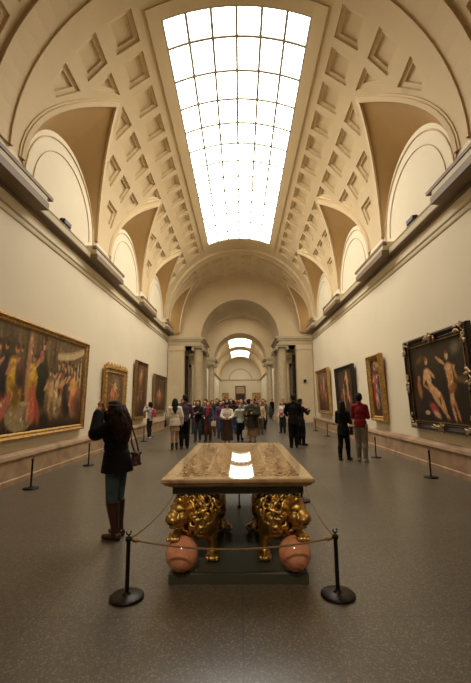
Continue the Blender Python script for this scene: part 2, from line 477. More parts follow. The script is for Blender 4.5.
def fill_window(name, sg, x, y0, y1, z0, z1):  # glowing pane with bars, an added light source
    m = MB(); a, b = sorted((sg*x, sg*(x-.03))); m.box(a, b, y0, y1, z0, z1); g = struct(m.build(name, SIDEL))
    f = MB(); a, b = sorted((sg*(x-.08), sg*x)); ny = 4
    for i in range(ny+1): y = y0+(y1-y0)*i/ny; f.box(a, b, y-.04, y+.04, z0, z1)
    for i in range(3): z = z0+(z1-z0)*i/2; f.box(a, b, y0, y1, z-.04, z+.04)
    f.build('window_frame', BARM, g)
for n_, (sg, x, y0, y1, z0, z1) in enumerate(((-1, 5.6, 25, 28, 6.9, 8.3), (1, 5.6, 25, 28, 6.9, 8.3), (-1, 6.58, 36.5, 40.5, 3.4, 5.2), (1, 6.58, 36.5, 40.5, 3.4, 5.2))):
    fill_window('window_%d' % (5+n_), sg, x, y0, y1, z0, z1)  # unseen windows added to brighten the crossing and rotunda
def plain_vault(name, y0, y1, holes):
    mb = MB(); ph = [-PI/2+(PI/2-.42)*i/14 for i in range(15)]+[.42+(PI/2-.42)*i/14 for i in range(15)]
    cuts = [y0]+[v for h in holes for v in h]+[y1]
    for k in range(len(cuts)-1):
        a, b = cuts[k], cuts[k+1]
        for i in range(29):
            if i == 14:
                if k % 2: continue
                for q in range(8):
                    p0, p1 = -.42+.84*q/8, -.42+.84*(q+1)/8
                    mb.add([onv(p0*R, a), onv(p1*R, a), onv(p1*R, b), onv(p0*R, b)], [(0, 1, 2, 3)], 0, True)
                continue
            mb.add([onv(ph[i]*R, a), onv(ph[i+1]*R, a), onv(ph[i+1]*R, b), onv(ph[i]*R, b)], [(0, 1, 2, 3)], 0, True)
    return struct(mb.build(name, PLASTER, normals=False))
plain_vault('ceiling_gallery', 47.3, 88.4, [(49.5, 68.2), (73.2, 84)])
plain_vault('ceiling_vestibule', -4, 1.5, [])

# ------------------------------------------------------------------ floor, walls, cornices
mb = MB(); mb.box(-7.2, 7.2, -4.2, 88.6, -.2, 0); struct(mb.build('floor', FLOORM))
for sg, side in ((-1, 'left'), (1, 'right')):
    mb = MB()
    mb.box(*sorted((sg*W, sg*(W+.4))), -4.2, 24.25, 0, 6.3)
    mb.box(*sorted((sg*(W+.03), sg*(W+.4))), 6.5, 24.25, 6.3, 9.3)
    mb.box(*sorted((sg*W, sg*(W+.4))), -4.2, 6.5, 6.3, 6.9)
    for c in (6.73, 12.28, 17.83, 23.6): mb.box(*sorted((sg*W, sg*(W+.2))), c-.66, c+.6, 6.3, 6.9)
    struct(mb.build('wall_'+side, WALLM))
    # marble wainscot with a sloping cap
    mb = MB(); prof = [(W+.02, 0), (W-.16, 0), (W-.16, .1), (W-.13, .12), (W-.11, .46), (W-.15, .5), (W-.13, .56), (W-.04, .62), (W+.02, .64)]
    mb.sweep_y([(sg*x, z) for x, z in prof], -4.1, 24.24); struct(mb.build('baseboard_'+side, WAINM))
    # picture-rail moulding, cornice, string line
    mb = MB(); P = lambda pr: [(sg*(W-x), z) for x, z in pr]
    mb.sweep_y(P([(-.02, 5.42), (.02, 5.44), (.03, 5.47), (.03, 5.49), (.008, 5.5), (.008, 5.58), (.03, 5.59), (.035, 5.62), (-.02, 5.63)]), -4.1, 24.2)
    struct(mb.build('trim_%d' % (8+sg), STONE))
    mb = MB()
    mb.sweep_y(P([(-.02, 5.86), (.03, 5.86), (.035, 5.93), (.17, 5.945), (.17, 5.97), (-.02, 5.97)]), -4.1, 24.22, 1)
    mb.sweep_y(P([(-.02, 5.97), (.185, 5.97), (.19, 6.12), (.21, 6.16), (-.02, 6.18)]), -4.1, 24.22)
    struct(mb.build('trim_%d' % (11+sg), [STONE, BEAM]))
    mb = MB()
    for c in (6.6, 12.1, 17.7, 23.35):
        y0, y1 = c-1.27, min(c+1.27, 24.23)
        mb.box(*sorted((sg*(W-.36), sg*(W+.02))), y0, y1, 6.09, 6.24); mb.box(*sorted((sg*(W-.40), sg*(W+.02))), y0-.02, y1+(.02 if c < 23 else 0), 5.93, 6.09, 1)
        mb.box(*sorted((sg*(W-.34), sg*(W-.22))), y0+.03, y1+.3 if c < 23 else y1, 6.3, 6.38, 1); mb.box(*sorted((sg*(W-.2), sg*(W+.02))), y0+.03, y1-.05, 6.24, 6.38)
    struct(mb.build('trim_%d' % (14+sg), [STONE, BEAM]))
    # archivolt lines on the lunette walls
    mb = MB()
    for c in LUN:
        for rr, dx in ((1.95, .012), (1.62, .012)):
            pts = [(sg*(W+.02-dx*.4), c+rr*math.cos(a), 6.6+rr*math.sin(a)) for a in [PI*i/36 for i in range(37)]]
            mb.tube(pts, .02 if rr > 1.8 else .013, 6)
    struct(mb.build('trim_%d' % (17+sg), PLASTER))
mb = MB(); mb.box(-5.2, 5.2, -4.4, -4, 0, 11.8); struct(mb.build('wall_entrance', WALLM))

# crossing bay: wider side walls, return walls
def pierced(mb, y0, y1, r, zc, hx, zt, zb):
    """wall across the gallery from y0 to y1 with a round arch of radius r springing at zc"""
    n = 48; inn = []; out = []
    for i in range(n+1):
        a = PI*i/n; c, s = math.cos(a), math.sin(a); inn.append((r*c, zc+r*s))
        k = min(hx/abs(c) if abs(c) > 1e-6 else 1e9, (zt-zc)/s if s > 1e-6 else 1e9); out.append((k*c, zc+k*s))
    for y in (y0, y1):
        mb.add([(x, y, z) for x, z in inn+out], [(i, i+1, n+2+i, n+1+i) for i in range(n)])
        for sg in (-1, 1): mb.add([(sg*r, y, zc), (sg*hx, y, zc), (sg*hx, y, zb), (sg*r, y, zb)], [(0, 1, 2, 3)])
    mb.add([(x, y, z) for y in (y0, y1) for x, z in inn], [(i, i+1, n+2+i, n+1+i) for i in range(n)], 0, True)
    for sg in (-1, 1):
        mb.add([(sg*r, y0, zc), (sg*r, y1, zc), (sg*r, y1, zb), (sg*r, y0, zb)], [(0, 1, 2, 3)])
        mb.add([(sg*r, y0, zb), (sg*r, y1, zb), (sg*hx, y1, zb), (sg*hx, y0, zb)], [(0, 1, 2, 3)])
def archi(mb, r, y, zc, w=.28):
    arch_band(mb, r-.015, r+w, y-.05, y+.02, zc); arch_band(mb, r+w-.09, r+w+.02, y-.09, y+.02, zc)
for k, (y0, y1) in enumerate(((28.8, 33.4), (43.6, 47.3))):
    mb = MB(); pierced(mb, y0, y1, 3.03, 6.53, 6.6, 12.4, 5.86); struct(mb.build('wall_arch' if k == 0 else 'wall_inner_arch', PLASTER))
    mb = MB()                                                     # impost cornice and entablature
    for sg in (-1, 1):
        a, b = sorted((sg*2.84, sg*6.6)); mb.box(a, b, y0-.16, y1+.16, 6.36, 6.55)
        a, b = sorted((sg*2.9, sg*6.6)); mb.box(a, b, y0-.09, y1+.09, 6.22, 6.36); mb.box(a, b, y0-.04, y1+.04, 5.86, 6.05)
        a, b = sorted((sg*2.75, sg*2.86)); mb.box(a, b, y0-.2, y1+.2, 6.42, 6.55)
    struct(mb.build('trim_%d' % (20+k), STONE))
    for sg, side in ((-1, 'left'), (1, 'right')):
        mb = MB(); a, b = sorted((sg*4.35, sg*5.62)); mb.box(a, b, y0-.12, y0+.6, .55, 5.5)   # pilaster
        a2, b2 = a-.06, b+.06; mb.box(a2, b2, y0-.18, y0+.6, 5.5, 5.86); mb.box(a2, b2, y0-.16, y0+.62, .35, .55); mb.box(a2-.05, b2+.05, y0-.22, y0+.64, 0, .35)
        struct(mb.build('trim_%d' % (22+k*2+(sg > 0)), mat('pilaster_stone', (226, 208, 172), .6, var=.04, scale=1.2)))
for sg, side in ((-1, 'left'), (1, 'right')):
    mb = MB(); a, b = sorted((sg*5.62, sg*5.9)); mb.box(a, b, 24.2, 28.7, 0, 12)
    a, b = sorted((sg*(W), sg*5.9)); mb.box(a, b, 24.1, 24.26, 0, 12)
    a, b = sorted((sg*6.6, sg*6.9)); mb.box(a, b, 28.7, 47.4, 0, 12)
    a, b = sorted((sg*W, sg*6.9)); mb.box(a, b, 47.32, 47.6, 0, 6.7)
    a, b = sorted((sg*W, sg*(W+.3))); mb.box(a, b, 47.4, 88.4, 0, 6.9)
    struct(mb.build('wall_%s_far' % side, WALLM))
    mb = MB(); P = lambda pr: [(sg*(W-x), z) for x, z in pr]
    mb.sweep_y(P([(-.02, 6.3), (.05, 6.3), (.1, 6.42), (.28, 6.5), (.3, 6.66), (-.02, 6.7)]), 47.62, 88)
    mb.sweep_y(P([(-.02, 0), (.1, 0), (.1, .55), (-.02, .62)]), 47.62, 88)
    struct(mb.build('trim_%d' % (29+sg), STONE))
    mb = MB(); a, b = sorted((sg*4.7, sg*6.6)); mb.box(a, b, 33.4, 43.6, 6.8, 6.95); struct(mb.build('ceiling_side_'+side, PLASTER))
# end wall, blind arch and doorway
mb = MB(); mb.box(-5, 5, 88, 88.4, 0, 12); struct(mb.build('wall_end', WALLM))
mb = MB(); arch_band(mb, 2.5, 2.75, 87.93, 88.02, 6.4); mb.box(-4.7, 4.7, 87.85, 88, 6.35, 6.6); struct(mb.build('trim_40', STONE))
door = MB(); door.box(-.95, .95, 87.8, 88.02, 0, 3.1); d = struct(door.build('door_1', mat('dark_doorway', (60, 30, 22), .6)))
fr = MB(); fr.box(-1.2, -.95, 87.75, 88.02, 0, 5.1); fr.box(.95, 1.2, 87.75, 88.02, 0, 5.1); fr.box(-.95, .95, 87.75, 88.02, 4.9, 5.1); fr.box(-.95, .95, 87.75, 88.02, 3.1, 3.35)
fr.build('door_frame', mat('door_frame', (94, 66, 42), .5), d)
pn = MB(); pn.box(-.95, .95, 87.82, 88.02, 3.35, 4.9); pn.build('overdoor_panel', mat('overdoor', (176, 150, 112), .6), d)

# columns beside the arches
def column(loc, label, grp, r=.37, h=5.86, m=COLST, parts=True):
    t = thing('column', label, 'column', loc, 0, grp)
    b = MB(); b.box(-r*1.32, r*1.32, -r*1.32, r*1.32, 0, .3); b.lathe([(r*1.3, .3), (r*1.32, .36), (r*1.25, .42), (r*1.08, .46), (r*1.2, .52), (r*1.12, .58), (r*1.02, .6)], n=32); b.build('base', m, t)
    s = MB(); s.lathe([(r*1.02, .6), (r, .7), (r, 2.2), (r*.97, 3.6), (r*.9, h-.5), (r*.93, h-.46)], n=32); s.build('shaft', m, t)
    c = MB(); c.lathe([(r*.9, h-.48), (r*.98, h-.45), (r*.92, h-.41), (r*.95, h-.34), (r*1.2, h-.22)], n=32); c.box(-r*1.3, r*1.3, -r*1.22, r*1.22, h-.14, h)
    for sx in (-1, 1):
        c.tube([(sx*r*1.12, -r*1.12, h-.24), (sx*r*1.12, r*1.12, h-.24)], .13, 12)
    c.build('capital', STONE, t)
    return t
g1 = 'stone columns of the arched passages'
c0 = column((-3.27, 29.3, 0), 'stone column left of the first arch, nearest the gallery', g1)
dup(c0, (3.27, 29.3, 0), 0, 'stone column right of the first arch, nearest the gallery')
dup(c0, (-3.27, 32.9, 0), 0, 'stone column left of the first arch, on its far side')
dup(c0, (3.27, 32.9, 0), 0, 'stone column right of the first arch, on its far side')
dup(c0, (-3.4, 44.1, 0), 0, 'slim distant stone column left of the inner arch')
dup(c0, (3.4, 44.1, 0), 0, 'slim distant stone column right of the inner arch')
g2 = 'dark marble columns in the side openings'
c1 = column((-4.47, 31.2, 0), 'dark brown marble column in the opening left of the first arch', g2, .19, 5.86, DARKMARB)
dup(c1, (4.47, 31.2, 0), 0, 'dark brown marble column in the opening right of the first arch')
dup(c1, (-4.45, 45.4, 0), 0, 'distant dark marble column left of the inner arch')
dup(c1, (4.45, 45.4, 0), 0, 'distant dark marble column right of the inner arch')

# ------------------------------------------------------------------ paintings
def canvas_mesh(w, h, fn, nx, ny):
    xs = (np.arange(nx)+.0)/(nx-1); ys = np.arange(ny)/(ny-1)
    u, v = np.meshgrid(xs, ys)
    col = np.clip((fn(u, v, w, h)*.82+np.array((92, 70, 45))*.18)*1.12, 0, 255)/255
    col = np.where(col <= .04045, col/12.92, ((col+.055)/1.055)**2.4)
    vs = np.stack([(u-.5)*w, np.zeros_like(u), v*h], -1).reshape(-1, 3)
    idx = np.arange(nx*ny).reshape(ny, nx)
    fs = np.stack([idx[:-1, :-1], idx[:-1, 1:], idx[1:, 1:], idx[1:, :-1]], -1).reshape(-1, 4)
    me = bpy.data.meshes.new('canvas'); me.from_pydata(vs.tolist(), [], fs.tolist())
    at = me.color_attributes.new('pigment', 'FLOAT_COLOR', 'POINT')
    at.data.foreach_set('color', np.concatenate([col.reshape(-1, 3), np.ones((nx*ny, 1))], 1).ravel())
    return me
def canvas_mat():
    m = bpy.data.materials.new('oil_paint'); m.use_nodes = True; nt = m.node_tree; b = nt.nodes['Principled BSDF']
    a = nt.nodes.new('ShaderNodeAttribute'); a.attribute_name = 'pigment'
    n = nt.nodes.new('ShaderNodeTexNoise'); n.inputs['Scale'].default_value = 16; n.inputs['Detail'].default_value = 5
    tc = nt.nodes.new('ShaderNodeTexCoord'); nt.links.new(tc.outputs['Object'], n.inputs['Vector'])
    r = nt.nodes.new('ShaderNodeValToRGB'); r.color_ramp.elements[0].position = .3; r.color_ramp.elements[1].position = .7
    r.color_ramp.elements[0].color = (.7, .66, .6, 1); r.color_ramp.elements[1].color = (1, 1, 1, 1)
    nt.links.new(n.outputs['Fac'], r.inputs['Fac'])
    mx = nt.nodes.new('ShaderNodeMix'); mx.data_type = 'RGBA'; mx.blend_type = 'MULTIPLY'; mx.inputs['Factor'].default_value = .7
    nt.links.new(a.outputs['Color'], mx.inputs[6]); nt.links.new(r.outputs['Color'], mx.inputs[7]); nt.links.new(mx.outputs[2], b.inputs['Base Color'])
    b.inputs['Roughness'].default_value = .5; b.inputs['Specular IOR Level'].default_value = .25
    return m
CANM = canvas_mat()
class Brush:
    """lays soft patches of pigment on a canvas; u, v in 0..1, sizes in metres"""
    def __init__(s, u, v, w, h, base, base2, seed=1):
        s.x = u*w; s.y = v*h; s.w, s.h = w, h; s.r = np.random.default_rng(seed)
        t = v[..., None]; s.c = np.array(base)*(1-t)+np.array(base2)*t
        for k in range(40):
            s.el(s.r.random(), s.r.random(), s.r.uniform(.1, .5), s.r.uniform(.1, .5), s.c.mean((0, 1))*s.r.uniform(.45, 1.6), s.r.uniform(0, 3), .4, .6)
    def el(s, u, v, a, b, col, rot=0., op=1., soft=.25):
        dx = s.x-u*s.w; dy = s.y-v*s.h; c, q = math.cos(rot), math.sin(rot)
        X = (dx*c+dy*q)/a; Y = (-dx*q+dy*c)/b; d = np.sqrt(X*X+Y*Y)
        k = np.clip((1-d)/soft, 0, 1)*op; k = k[..., None]
        s.c = s.c*(1-k)+np.array(col)*k
    def limb(s, u0, v0, u1, v1, r, col, soft=.35):
        dx = (u1-u0)*s.w; dy = (v1-v0)*s.h; s.el((u0+u1)/2, (v0+v1)/2, math.hypot(dx, dy)/2+r, r, col, math.atan2(dy, dx), 1, soft)
    def strokes(s, n, a=(.03, .12), amp=.5):
        ny, nx = s.x.shape
        for k in range(n):
            i = s.r.integers(ny); j = s.r.integers(nx); L_ = s.r.uniform(*a); u = s.x[i, j]/s.w; v = s.y[i, j]/s.h
            c = s.c[i, j]*s.r.uniform(1-amp, 1+amp*1.5)+s.r.uniform(-6, 10, 3)
            s.el(u+s.r.uniform(-.01, .01), v, L_, L_*s.r.uniform(.2, .45), np.clip(c, 4, 240), s.r.choice((1.3, 1.7, .6, 2.4)), .75, .6)
        return s
    def robed(s, u, v, hh, robe, skin=(196, 140, 96), lean=0., robe2=None):
        """a standing robed figure: foot at v, total height hh (m)"""
        H_ = hh/s.h; W_ = hh/s.w
        s.el(u, v+.33*H_, .2*hh, .36*hh, robe, lean, 1, .3)
        s.el(u+.03*W_, v+.2*H_, .14*hh, .22*hh, [x*.55 for x in robe], lean, .8, .5)
        s.el(u-.04*W_, v+.58*H_, .15*hh, .2*hh, robe2 or [min(255, x*1.25) for x in robe], lean, 1, .35)
        s.limb(u-.05*W_, v+.66*H_, u-.2*W_, v+.5*H_, .045*hh, skin)
        s.el(u, v+.86*H_, .062*hh, .08*hh, skin, 0, 1, .35); s.el(u+.015*W_, v+.9*H_, .06*hh, .06*hh, (50, 32, 22), 0, .85, .5)
    def pale(s, u, v, hh, bend, skin, flip=1):
        """a lightly clad figure drawn with a few limbs"""
        H_ = hh/s.h; W_ = hh/s.w*flip
        s.limb(u, v+.78*H_, u+bend*.1*W_, v+.48*H_, .11*hh, skin); s.limb(u+bend*.1*W_, v+.5*H_, u+(.1*bend+.04)*W_, v+.25*H_, .075*hh, skin)
        s.limb(u+(.1*bend+.04)*W_, v+.27*H_, u+(.12*bend+.1)*W_, v, .05*hh, skin); s.limb(u+bend*.08*W_, v+.46*H_, u-.05*W_, v+.05*H_, .055*hh, [x*.8 for x in skin])
        s.limb(u, v+.76*H_, u-.2*W_, v+.6*H_, .04*hh, skin); s.limb(u, v+.76*H_, u+.16*W_, v+.55*H_, .04*hh, [x*.85 for x in skin])
        s.el(u-.02*W_, v+.92*H_, .06*hh, .075*hh, skin, 0, 1, .35); s.el(u-.01*W_, v+.965*H_, .065*hh, .05*hh, (92, 54, 28), 0, .9, .5)
def p_hall(u, v, w, h):
    b = Brush(u, v, w, h, (58, 40, 26), (112, 92, 62), 3)
    for k in range(10): b.limb(.03+k*.07, .35, .03+k*.07, 1.05, .085, (128, 108, 74) if k % 2 else (70, 58, 38), .6)
    b.el(.56, .56, .8, .4, (136, 108, 72), 0, .6, .9); b.el(.55, .0, 3.2, .22, (34, 24, 18), 0, .9, .6)
    # pale curved colonnade at the right: entablature, columns, dark gaps
    for k in range(40):
        q = k/39; x = .64+.33*q; y = .80+.13*q*q; b.el(x, y, .085, .11, (204, 180, 136), 0, .9, .4); b.el(x, y-.075, .08, .025, (112, 86, 58), 0, .8, .4); b.el(x, y+.05, .08, .02, (160, 134, 98), 0, .8, .4)
    for k in range(8):
        x = .655+k*.042; t = .72+.105*(k/7)**2; b.limb(x, .34, x, t, .055, (206, 182, 138)); b.limb(x+.021, .34, x+.021, t-.01, .035, (84, 62, 42))
    # the big rosy column and the step at its foot
    b.limb(.345, .2, .345, 1.02, .15, (186, 134, 100)); b.limb(.366, .2, .366, 1.0, .05, (132, 88, 66)); b.limb(.405, .4, .405, 1.0, .06, (92, 72, 48))
    b.el(.3, .15, .55, .34, (158, 138, 102), 0, 1, .12); b.el(.3, .27, .58, .05, (188, 164, 122), 0, 1, .3); b.el(.36, .14, .2, .3, (110, 90, 64), 0, .8, .5)
    b.robed(.475, .22, 1.8, (34, 36, 26), (198, 140, 100)); b.el(.455, .76, .13, .2, (186, 110, 100), .1, .9, .4); b.el(.47, .86, .07, .09, (206, 156, 116), 0, 1, .4); b.el(.475, .9, .07, .05, (60, 40, 28), 0, .9, .4)
    b.robed(.09, .12, 1.7, (128, 44, 34)); b.robed(.15, .34, 1.15, (38, 32, 40)); b.robed(.04, .26, 1.2, (70, 60, 44))
    b.robed(.23, .2, 1.5, (190, 144, 46), (196, 138, 94), .3); b.limb(.2, .34, .12, .1, .16, (182, 100, 84)); b.limb(.17, .3, .08, .16, .08, (206, 132, 112)); b.robed(.27, .4, 1.0, (92, 64, 48))
    b.robed(.385, .3, 1.1, (196, 152, 50), (200, 146, 104), -.15); b.limb(.385, .42, .41, .12, .19, (198, 96, 70)); b.limb(.43, .3, .47, .08, .12, (160, 70, 52)); b.limb(.37, .3, .36, .1, .07, (222, 134, 104))
    for k, (q, c) in enumerate((((.56, .14, 1.2), (120, 92, 62)), ((.6, .1, 1.25), (172, 138, 92)), ((.65, .28, 1.1), (70, 52, 40)), ((.665, .1, 1.3), (190, 158, 110)), ((.7, .26, 1.2), (60, 44, 36)), ((.735, .12, 1.45), (136, 84, 52)), ((.775, .1, 1.6), (40, 38, 32)), ((.815, .24, 1.2), (92, 58, 44)), ((.865, .1, 1.45), (206, 128, 82)), ((.93, .1, 1.25), (110, 70, 48)))):
        b.robed(*q, c, (208, 154, 108), .08*(-1)**k)
    b.el(.645, .5, .16, .14, (208, 186, 146), .5, .85, .5); b.el(.69, .3, .13, .2, (196, 168, 122), -.3, .8, .5); b.el(.87, .5, .16, .15, (210, 170, 66), 0, .9, .4); b.el(.53, .1, .3, .2, (28, 20, 15), 0, .9, .5)
    b.strokes(1100, (.015, .085), .45)
    return b.c
def p_forest(u, v, w, h):
    b = Brush(u, v, w, h, (26, 18, 12), (38, 30, 20), 5)
    b.el(.84, .86, .28, .2, (120, 112, 92), .3, .8, .7); b.el(.2, .8, .3, .12, (110, 84, 34), .3, .8, .7); b.el(.5, .8, .5, .3, (52, 42, 24), .2, .7, .8)
    b.el(.88, .5, .4, .1, (130, 100, 56), -.2, .7, .6); b.el(.06, .3, .2, .6, (58, 38, 22), 0, .8, .7)
    S = (206, 152, 104); S2 = (176, 120, 78); S3 = (222, 172, 124)
    # standing figure, one arm out, cloth at the hip
    b.limb(.70, .34, .76, .2, .085, S2); b.limb(.76, .2, .8, .05, .055, S2); b.limb(.73, .4, .70, .22, .1, S); b.limb(.70, .22, .74, .04, .06, S)
    b.el(.715, .58, .16, .3, S, .12, 1, .3); b.el(.72, .44, .16, .14, S, 0, 1, .4); b.el(.70, .66, .19, .09, S3, .2, 1, .5); b.el(.745, .52, .07, .24, S2, .1, .7, .7)
    b.limb(.66, .69, .52, .8, .055, S); b.limb(.77, .68, .82, .52, .055, S2); b.el(.70, .79, .085, .12, S3, 0, 1, .35); b.el(.70, .84, .1, .07, (92, 58, 34), 0, .9, .5)
    b.el(.74, .41, .24, .12, (140, 84, 44), .5, .9, .4)
    # seated figure turned towards it
    b.el(.345, .56, .15, .27, S3, .25, 1, .3); b.el(.385, .42, .19, .15, S, -.3, 1, .35); b.el(.32, .65, .18, .08, S3, .1, 1, .5)
    b.limb(.40, .42, .53, .33, .12, S3); b.limb(.53, .33, .60, .12, .075, S); b.limb(.39, .38, .50, .22, .11, S); b.limb(.50, .22, .64, .06, .065, S)
    b.limb(.28, .64, .24, .47, .065, S); b.limb(.24, .47, .34, .42, .05, S2); b.limb(.37, .65, .46, .55, .055, S); b.el(.335, .77, .085, .115, S3, -.2, 1, .35); b.el(.315, .81, .11, .085, (104, 64, 34), 0, .9, .5)
    b.el(.15, .42, .13, .3, (176, 112, 66), .2, .9, .4); b.el(.16, .56, .09, .1, (190, 128, 80), 0, .9, .4)
    b.el(.4, .16, .3, .15, (168, 66, 62), -.6, .95, .4); b.el(.44, .1, .22, .08, (214, 180, 150), -.4, .9, .4); b.el(.26, .12, .16, .07, (210, 190, 160), 0, .9, .4)
    return b.strokes(600, (.02, .09), .35).c
def p_gen(seed, base, top, figs, extra=()):
    def fn(u, v, w, h):
        b = Brush(u, v, w, h, base, top, seed)
        for e in extra: b.el(*e)
        for q in figs:
            b.robed(*q) if q[0] != 'p' else b.pale(*q[1:])
        return b.strokes(350, (.02, .1)).c
    return fn
def frame_rings(mb, w, h, prof):
    """mitred frame: rectangle rings (inset from the outer edge, height off the wall)"""
    vs = []
    for d, y in prof:
        a = w/2-d; vs += [(-a, -y, d), (a, -y, d), (a, -y, h-d), (-a, -y, h-d)]
    n = len(prof)
    mb.add(vs, [(k*4+i, k*4+(i+1) % 4, k*4+4+(i+1) % 4, k*4+4+i) for k in range(n-1) for i in range(4)])
    mb.add(vs[:4], [(3, 2, 1, 0)])
def painting(label, side, y0, y1, z0, z1, fw, fm, fn, tilt=2.5, res=110, thick=.12, grp='framed paintings along the gallery walls', deco=None, X=None):
    w, h = y1-y0, z1-z0; sg = -1 if side == 'left' else 1
    X = (W-.015) if X is None else X
    t = thing('framed_painting', label, 'painting', (sg*X, (y0+y1)/2, z0), -sg*PI/2, grp)
    t.rotation_euler = (math.radians(tilt), 0, -sg*PI/2)
    f = MB(); k = fw
    frame_rings(f, w, h, [(0, .0), (0, thick*.7), (k*.12, thick), (k*.3, thick*1.05), (k*.4, thick*.75), (k*.62, thick*.6), (k*.75, thick*.72), (k*.86, thick*.66), (k, thick*.4), (k, .02)])
    fo = f.build('frame', fm, t)
    cw, ch = w-2*k+.02, h-2*k+.02
    nx = max(12, int(res*min(1, cw/max(cw, ch)))); ny = max(12, int(res*min(1, ch/max(cw, ch))))
    me = canvas_mesh(cw, ch, fn, nx, ny); me.materials.append(CANM)
    c = link('canvas', me, t); c.location = (0, -thick*.38, k-.01)
    if deco: deco(t, w, h, k, thick)
    return t
def crest(t, w, h, k, th):
    m = Blob(); m.cap((-w/2+.05, -th*.6, h+.0), (w/2-.05, -th*.6, h+.0), .035, .035)
    for i in range(15):
        x = -w/2+.06+(w-.12)*i/14; r = .05+.03*(i % 2); m.ell((x, -th*.6, h+.03+.03*(i % 2)), (r, .04, r))
    link('carved_crest', m.mesh('crest', .014, 1, [GOLD]), t)
    for s in (-1, 1):
        m = Blob(); m.cap((s*(w/2-.01), -th*.8, .1), (s*(w/2-.01), -th*.8, h-.1), .03, .03)
        for z in np.linspace(.1, h-.1, 12): m.ell((s*(w/2-.01), -th*.85, z), (.05, .04, .05))
        link('carved_border', m.mesh('border', .014, 1, [GOLD]), t)
def corners(t, w, h, k, th):
    SIL = mat('silvered_gilding', (172, 150, 118), .5, 1., var=.3, scale=20, bump=.5)
    rr = random.Random(4)
    for cx, cz in ((-1, 0), (1, 0), (-1, 1), (1, 1), (0, 1), (0, 0), (1, .5), (-1, .5)):
        b = Blob(); x0 = cx*(w/2-k*.5); z0 = k*.5+cz*(h-k)
        for i in range(26):
            ln = .3 if cx and cz in (0, 1) else .24
            if cx and cz in (0, 1):
                if rr.random() < .5: dx, dz = -cx*rr.random()*ln, rr.uniform(-.07, .07)
                else: dx, dz = rr.uniform(-.07, .07), (1 if cz == 0 else -1)*rr.random()*ln
            elif cx: dx, dz = rr.uniform(-.07, .07), rr.uniform(-ln, ln)
            else: dx, dz = rr.uniform(-ln, ln), rr.uniform(-.06, .06)
            r = rr.uniform(.016, .036); a = rr.uniform(0, 6.28)
            b.cap((x0+dx, -th*1.02, z0+dz), (x0+dx+.06*math.cos(a), -th*1.12, z0+dz+.06*math.sin(a)), r, r*.5)
        link('corner_ornament' if cx and cz in (0, 1) else 'rail_ornament', b.mesh('ornament', .012, 1, [SIL]), t)
    m = MB(); m.box(-w/2+k, w/2-k, -th*.72, -th*.5, k, k+.018); m.box(-w/2+k, w/2-k, -th*.72, -th*.5, h-k-.018, h-k)
    m.box(-w/2+k, -w/2+k+.018, -th*.72, -th*.5, k, h-k); m.box(w/2-k-.018, w/2-k, -th*.72, -th*.5, k, h-k); m.build('inner_fillet', GOLDDK, t)
painting('huge gilt-framed painting of robed crowds in a columned hall, nearest on left wall', 'left', 6.5, 11.15, .86, 3.36, .15, GOLD, p_hall, 1.2, 230)
painting('small painting in carved openwork gold frame behind the long-haired woman', 'left', 12.7, 15.05, .92, 2.88, .26, GOLD,
         p_gen(11, (70, 44, 26), (120, 92, 60), [(.35, .1, 1.1, (168, 92, 52)), (.62, .08, 1.0, (130, 70, 46)), (.5, .34, .9, (180, 140, 92)), (.78, .12, .9, (90, 60, 50))], [(.5, .75, .6, .4, (150, 120, 84), 0, .8, .8)]), 1.5, 90, deco=crest)
painting('tall narrow painting in a thin gold frame above the girl with red backpack', 'left', 16.4, 18.35, .84, 3.46, .13, GOLDDK,
         p_gen(12, (52, 32, 20), (92, 66, 44), [(.5, .4, 1.4, (150, 90, 56)), (.35, .08, 1.1, (110, 60, 40)), (.68, .1, 1.1, (86, 56, 36)), (.55, .62, .8, (176, 130, 90))], [(.5, .8, .6, .5, (120, 88, 58), 0, .8, .8)]), 1.5, 90)
painting('brownish painting in gold frame, farthest on left wall beside the pilaster', 'left', 20.0, 23.2, .98, 3.11, .17, GOLDDK,
         p_gen(13, (58, 38, 24), (84, 62, 42), [(.3, .15, 1.1, (140, 88, 54)), (.45, .15, 1.25, (190, 140, 100)), (.6, .15, 1.1, (150, 100, 70)), (.8, .12, 1.0, (90, 60, 40))]), 1.5, 90)
painting('large painting of two pale figures in dark woods, black frame with silvery corner ornaments', 'right', 7.42, 10.35, .88, 3.18, .2, EBONY, p_forest, 1.8, 200, .13, deco=corners)
painting('upright painting of a robed group in wide plain gold frame on right wall', 'right', 12.15, 13.4, .92, 3.13, .17, GOLD,
         p_gen(21, (46, 28, 18), (64, 44, 28), [(.42, .2, 1.45, (160, 46, 40), (214, 164, 120), 0, (176, 56, 48)), (.66, .14, 1.25, (86, 100, 122), (206, 152, 110)), (.46, .1, .8, (196, 130, 92)), (.7, .45, .8, (70, 56, 70))],
               [(.55, .88, .4, .2, (170, 132, 84), 0, .8, .7), (.45, .92, .14, .1, (216, 170, 130), .4, .9, .4), (.68, .9, .16, .08, (206, 160, 120), -.4, .9, .4)]), 2, 110, .16)
painting('dark painting with pale figures in a dark frame behind the couple', 'right', 15.25, 17.95, .88, 3.1, .17, EBONY,
         p_gen(22, (40, 26, 18), (60, 44, 30), [('p', .62, .25, 1.6, .3, (216, 160, 108)), ('p', .4, .12, 1.1, -.3, (196, 140, 94)), (.28, .1, 1.0, (90, 56, 36)), (.78, .08, .9, (130, 60, 44))]), 2, 90, .16)
painting('reddish painting in gold frame, farthest on right wall', 'right', 19.5, 22.45, .9, 3.33, .16, GOLD,
         p_gen(23, (70, 40, 26), (120, 92, 70), [(.3, .3, 1.2, (176, 84, 60)), (.55, .34, 1.2, (190, 120, 84)), (.42, .08, 1.0, (120, 60, 44)), (.7, .1, 1.1, (160, 96, 70)), (.6, .6, .7, (206, 160, 120))], [(.5, .85, .8, .3, (150, 124, 100), 0, .8, .8)]), 2, 90, .14)
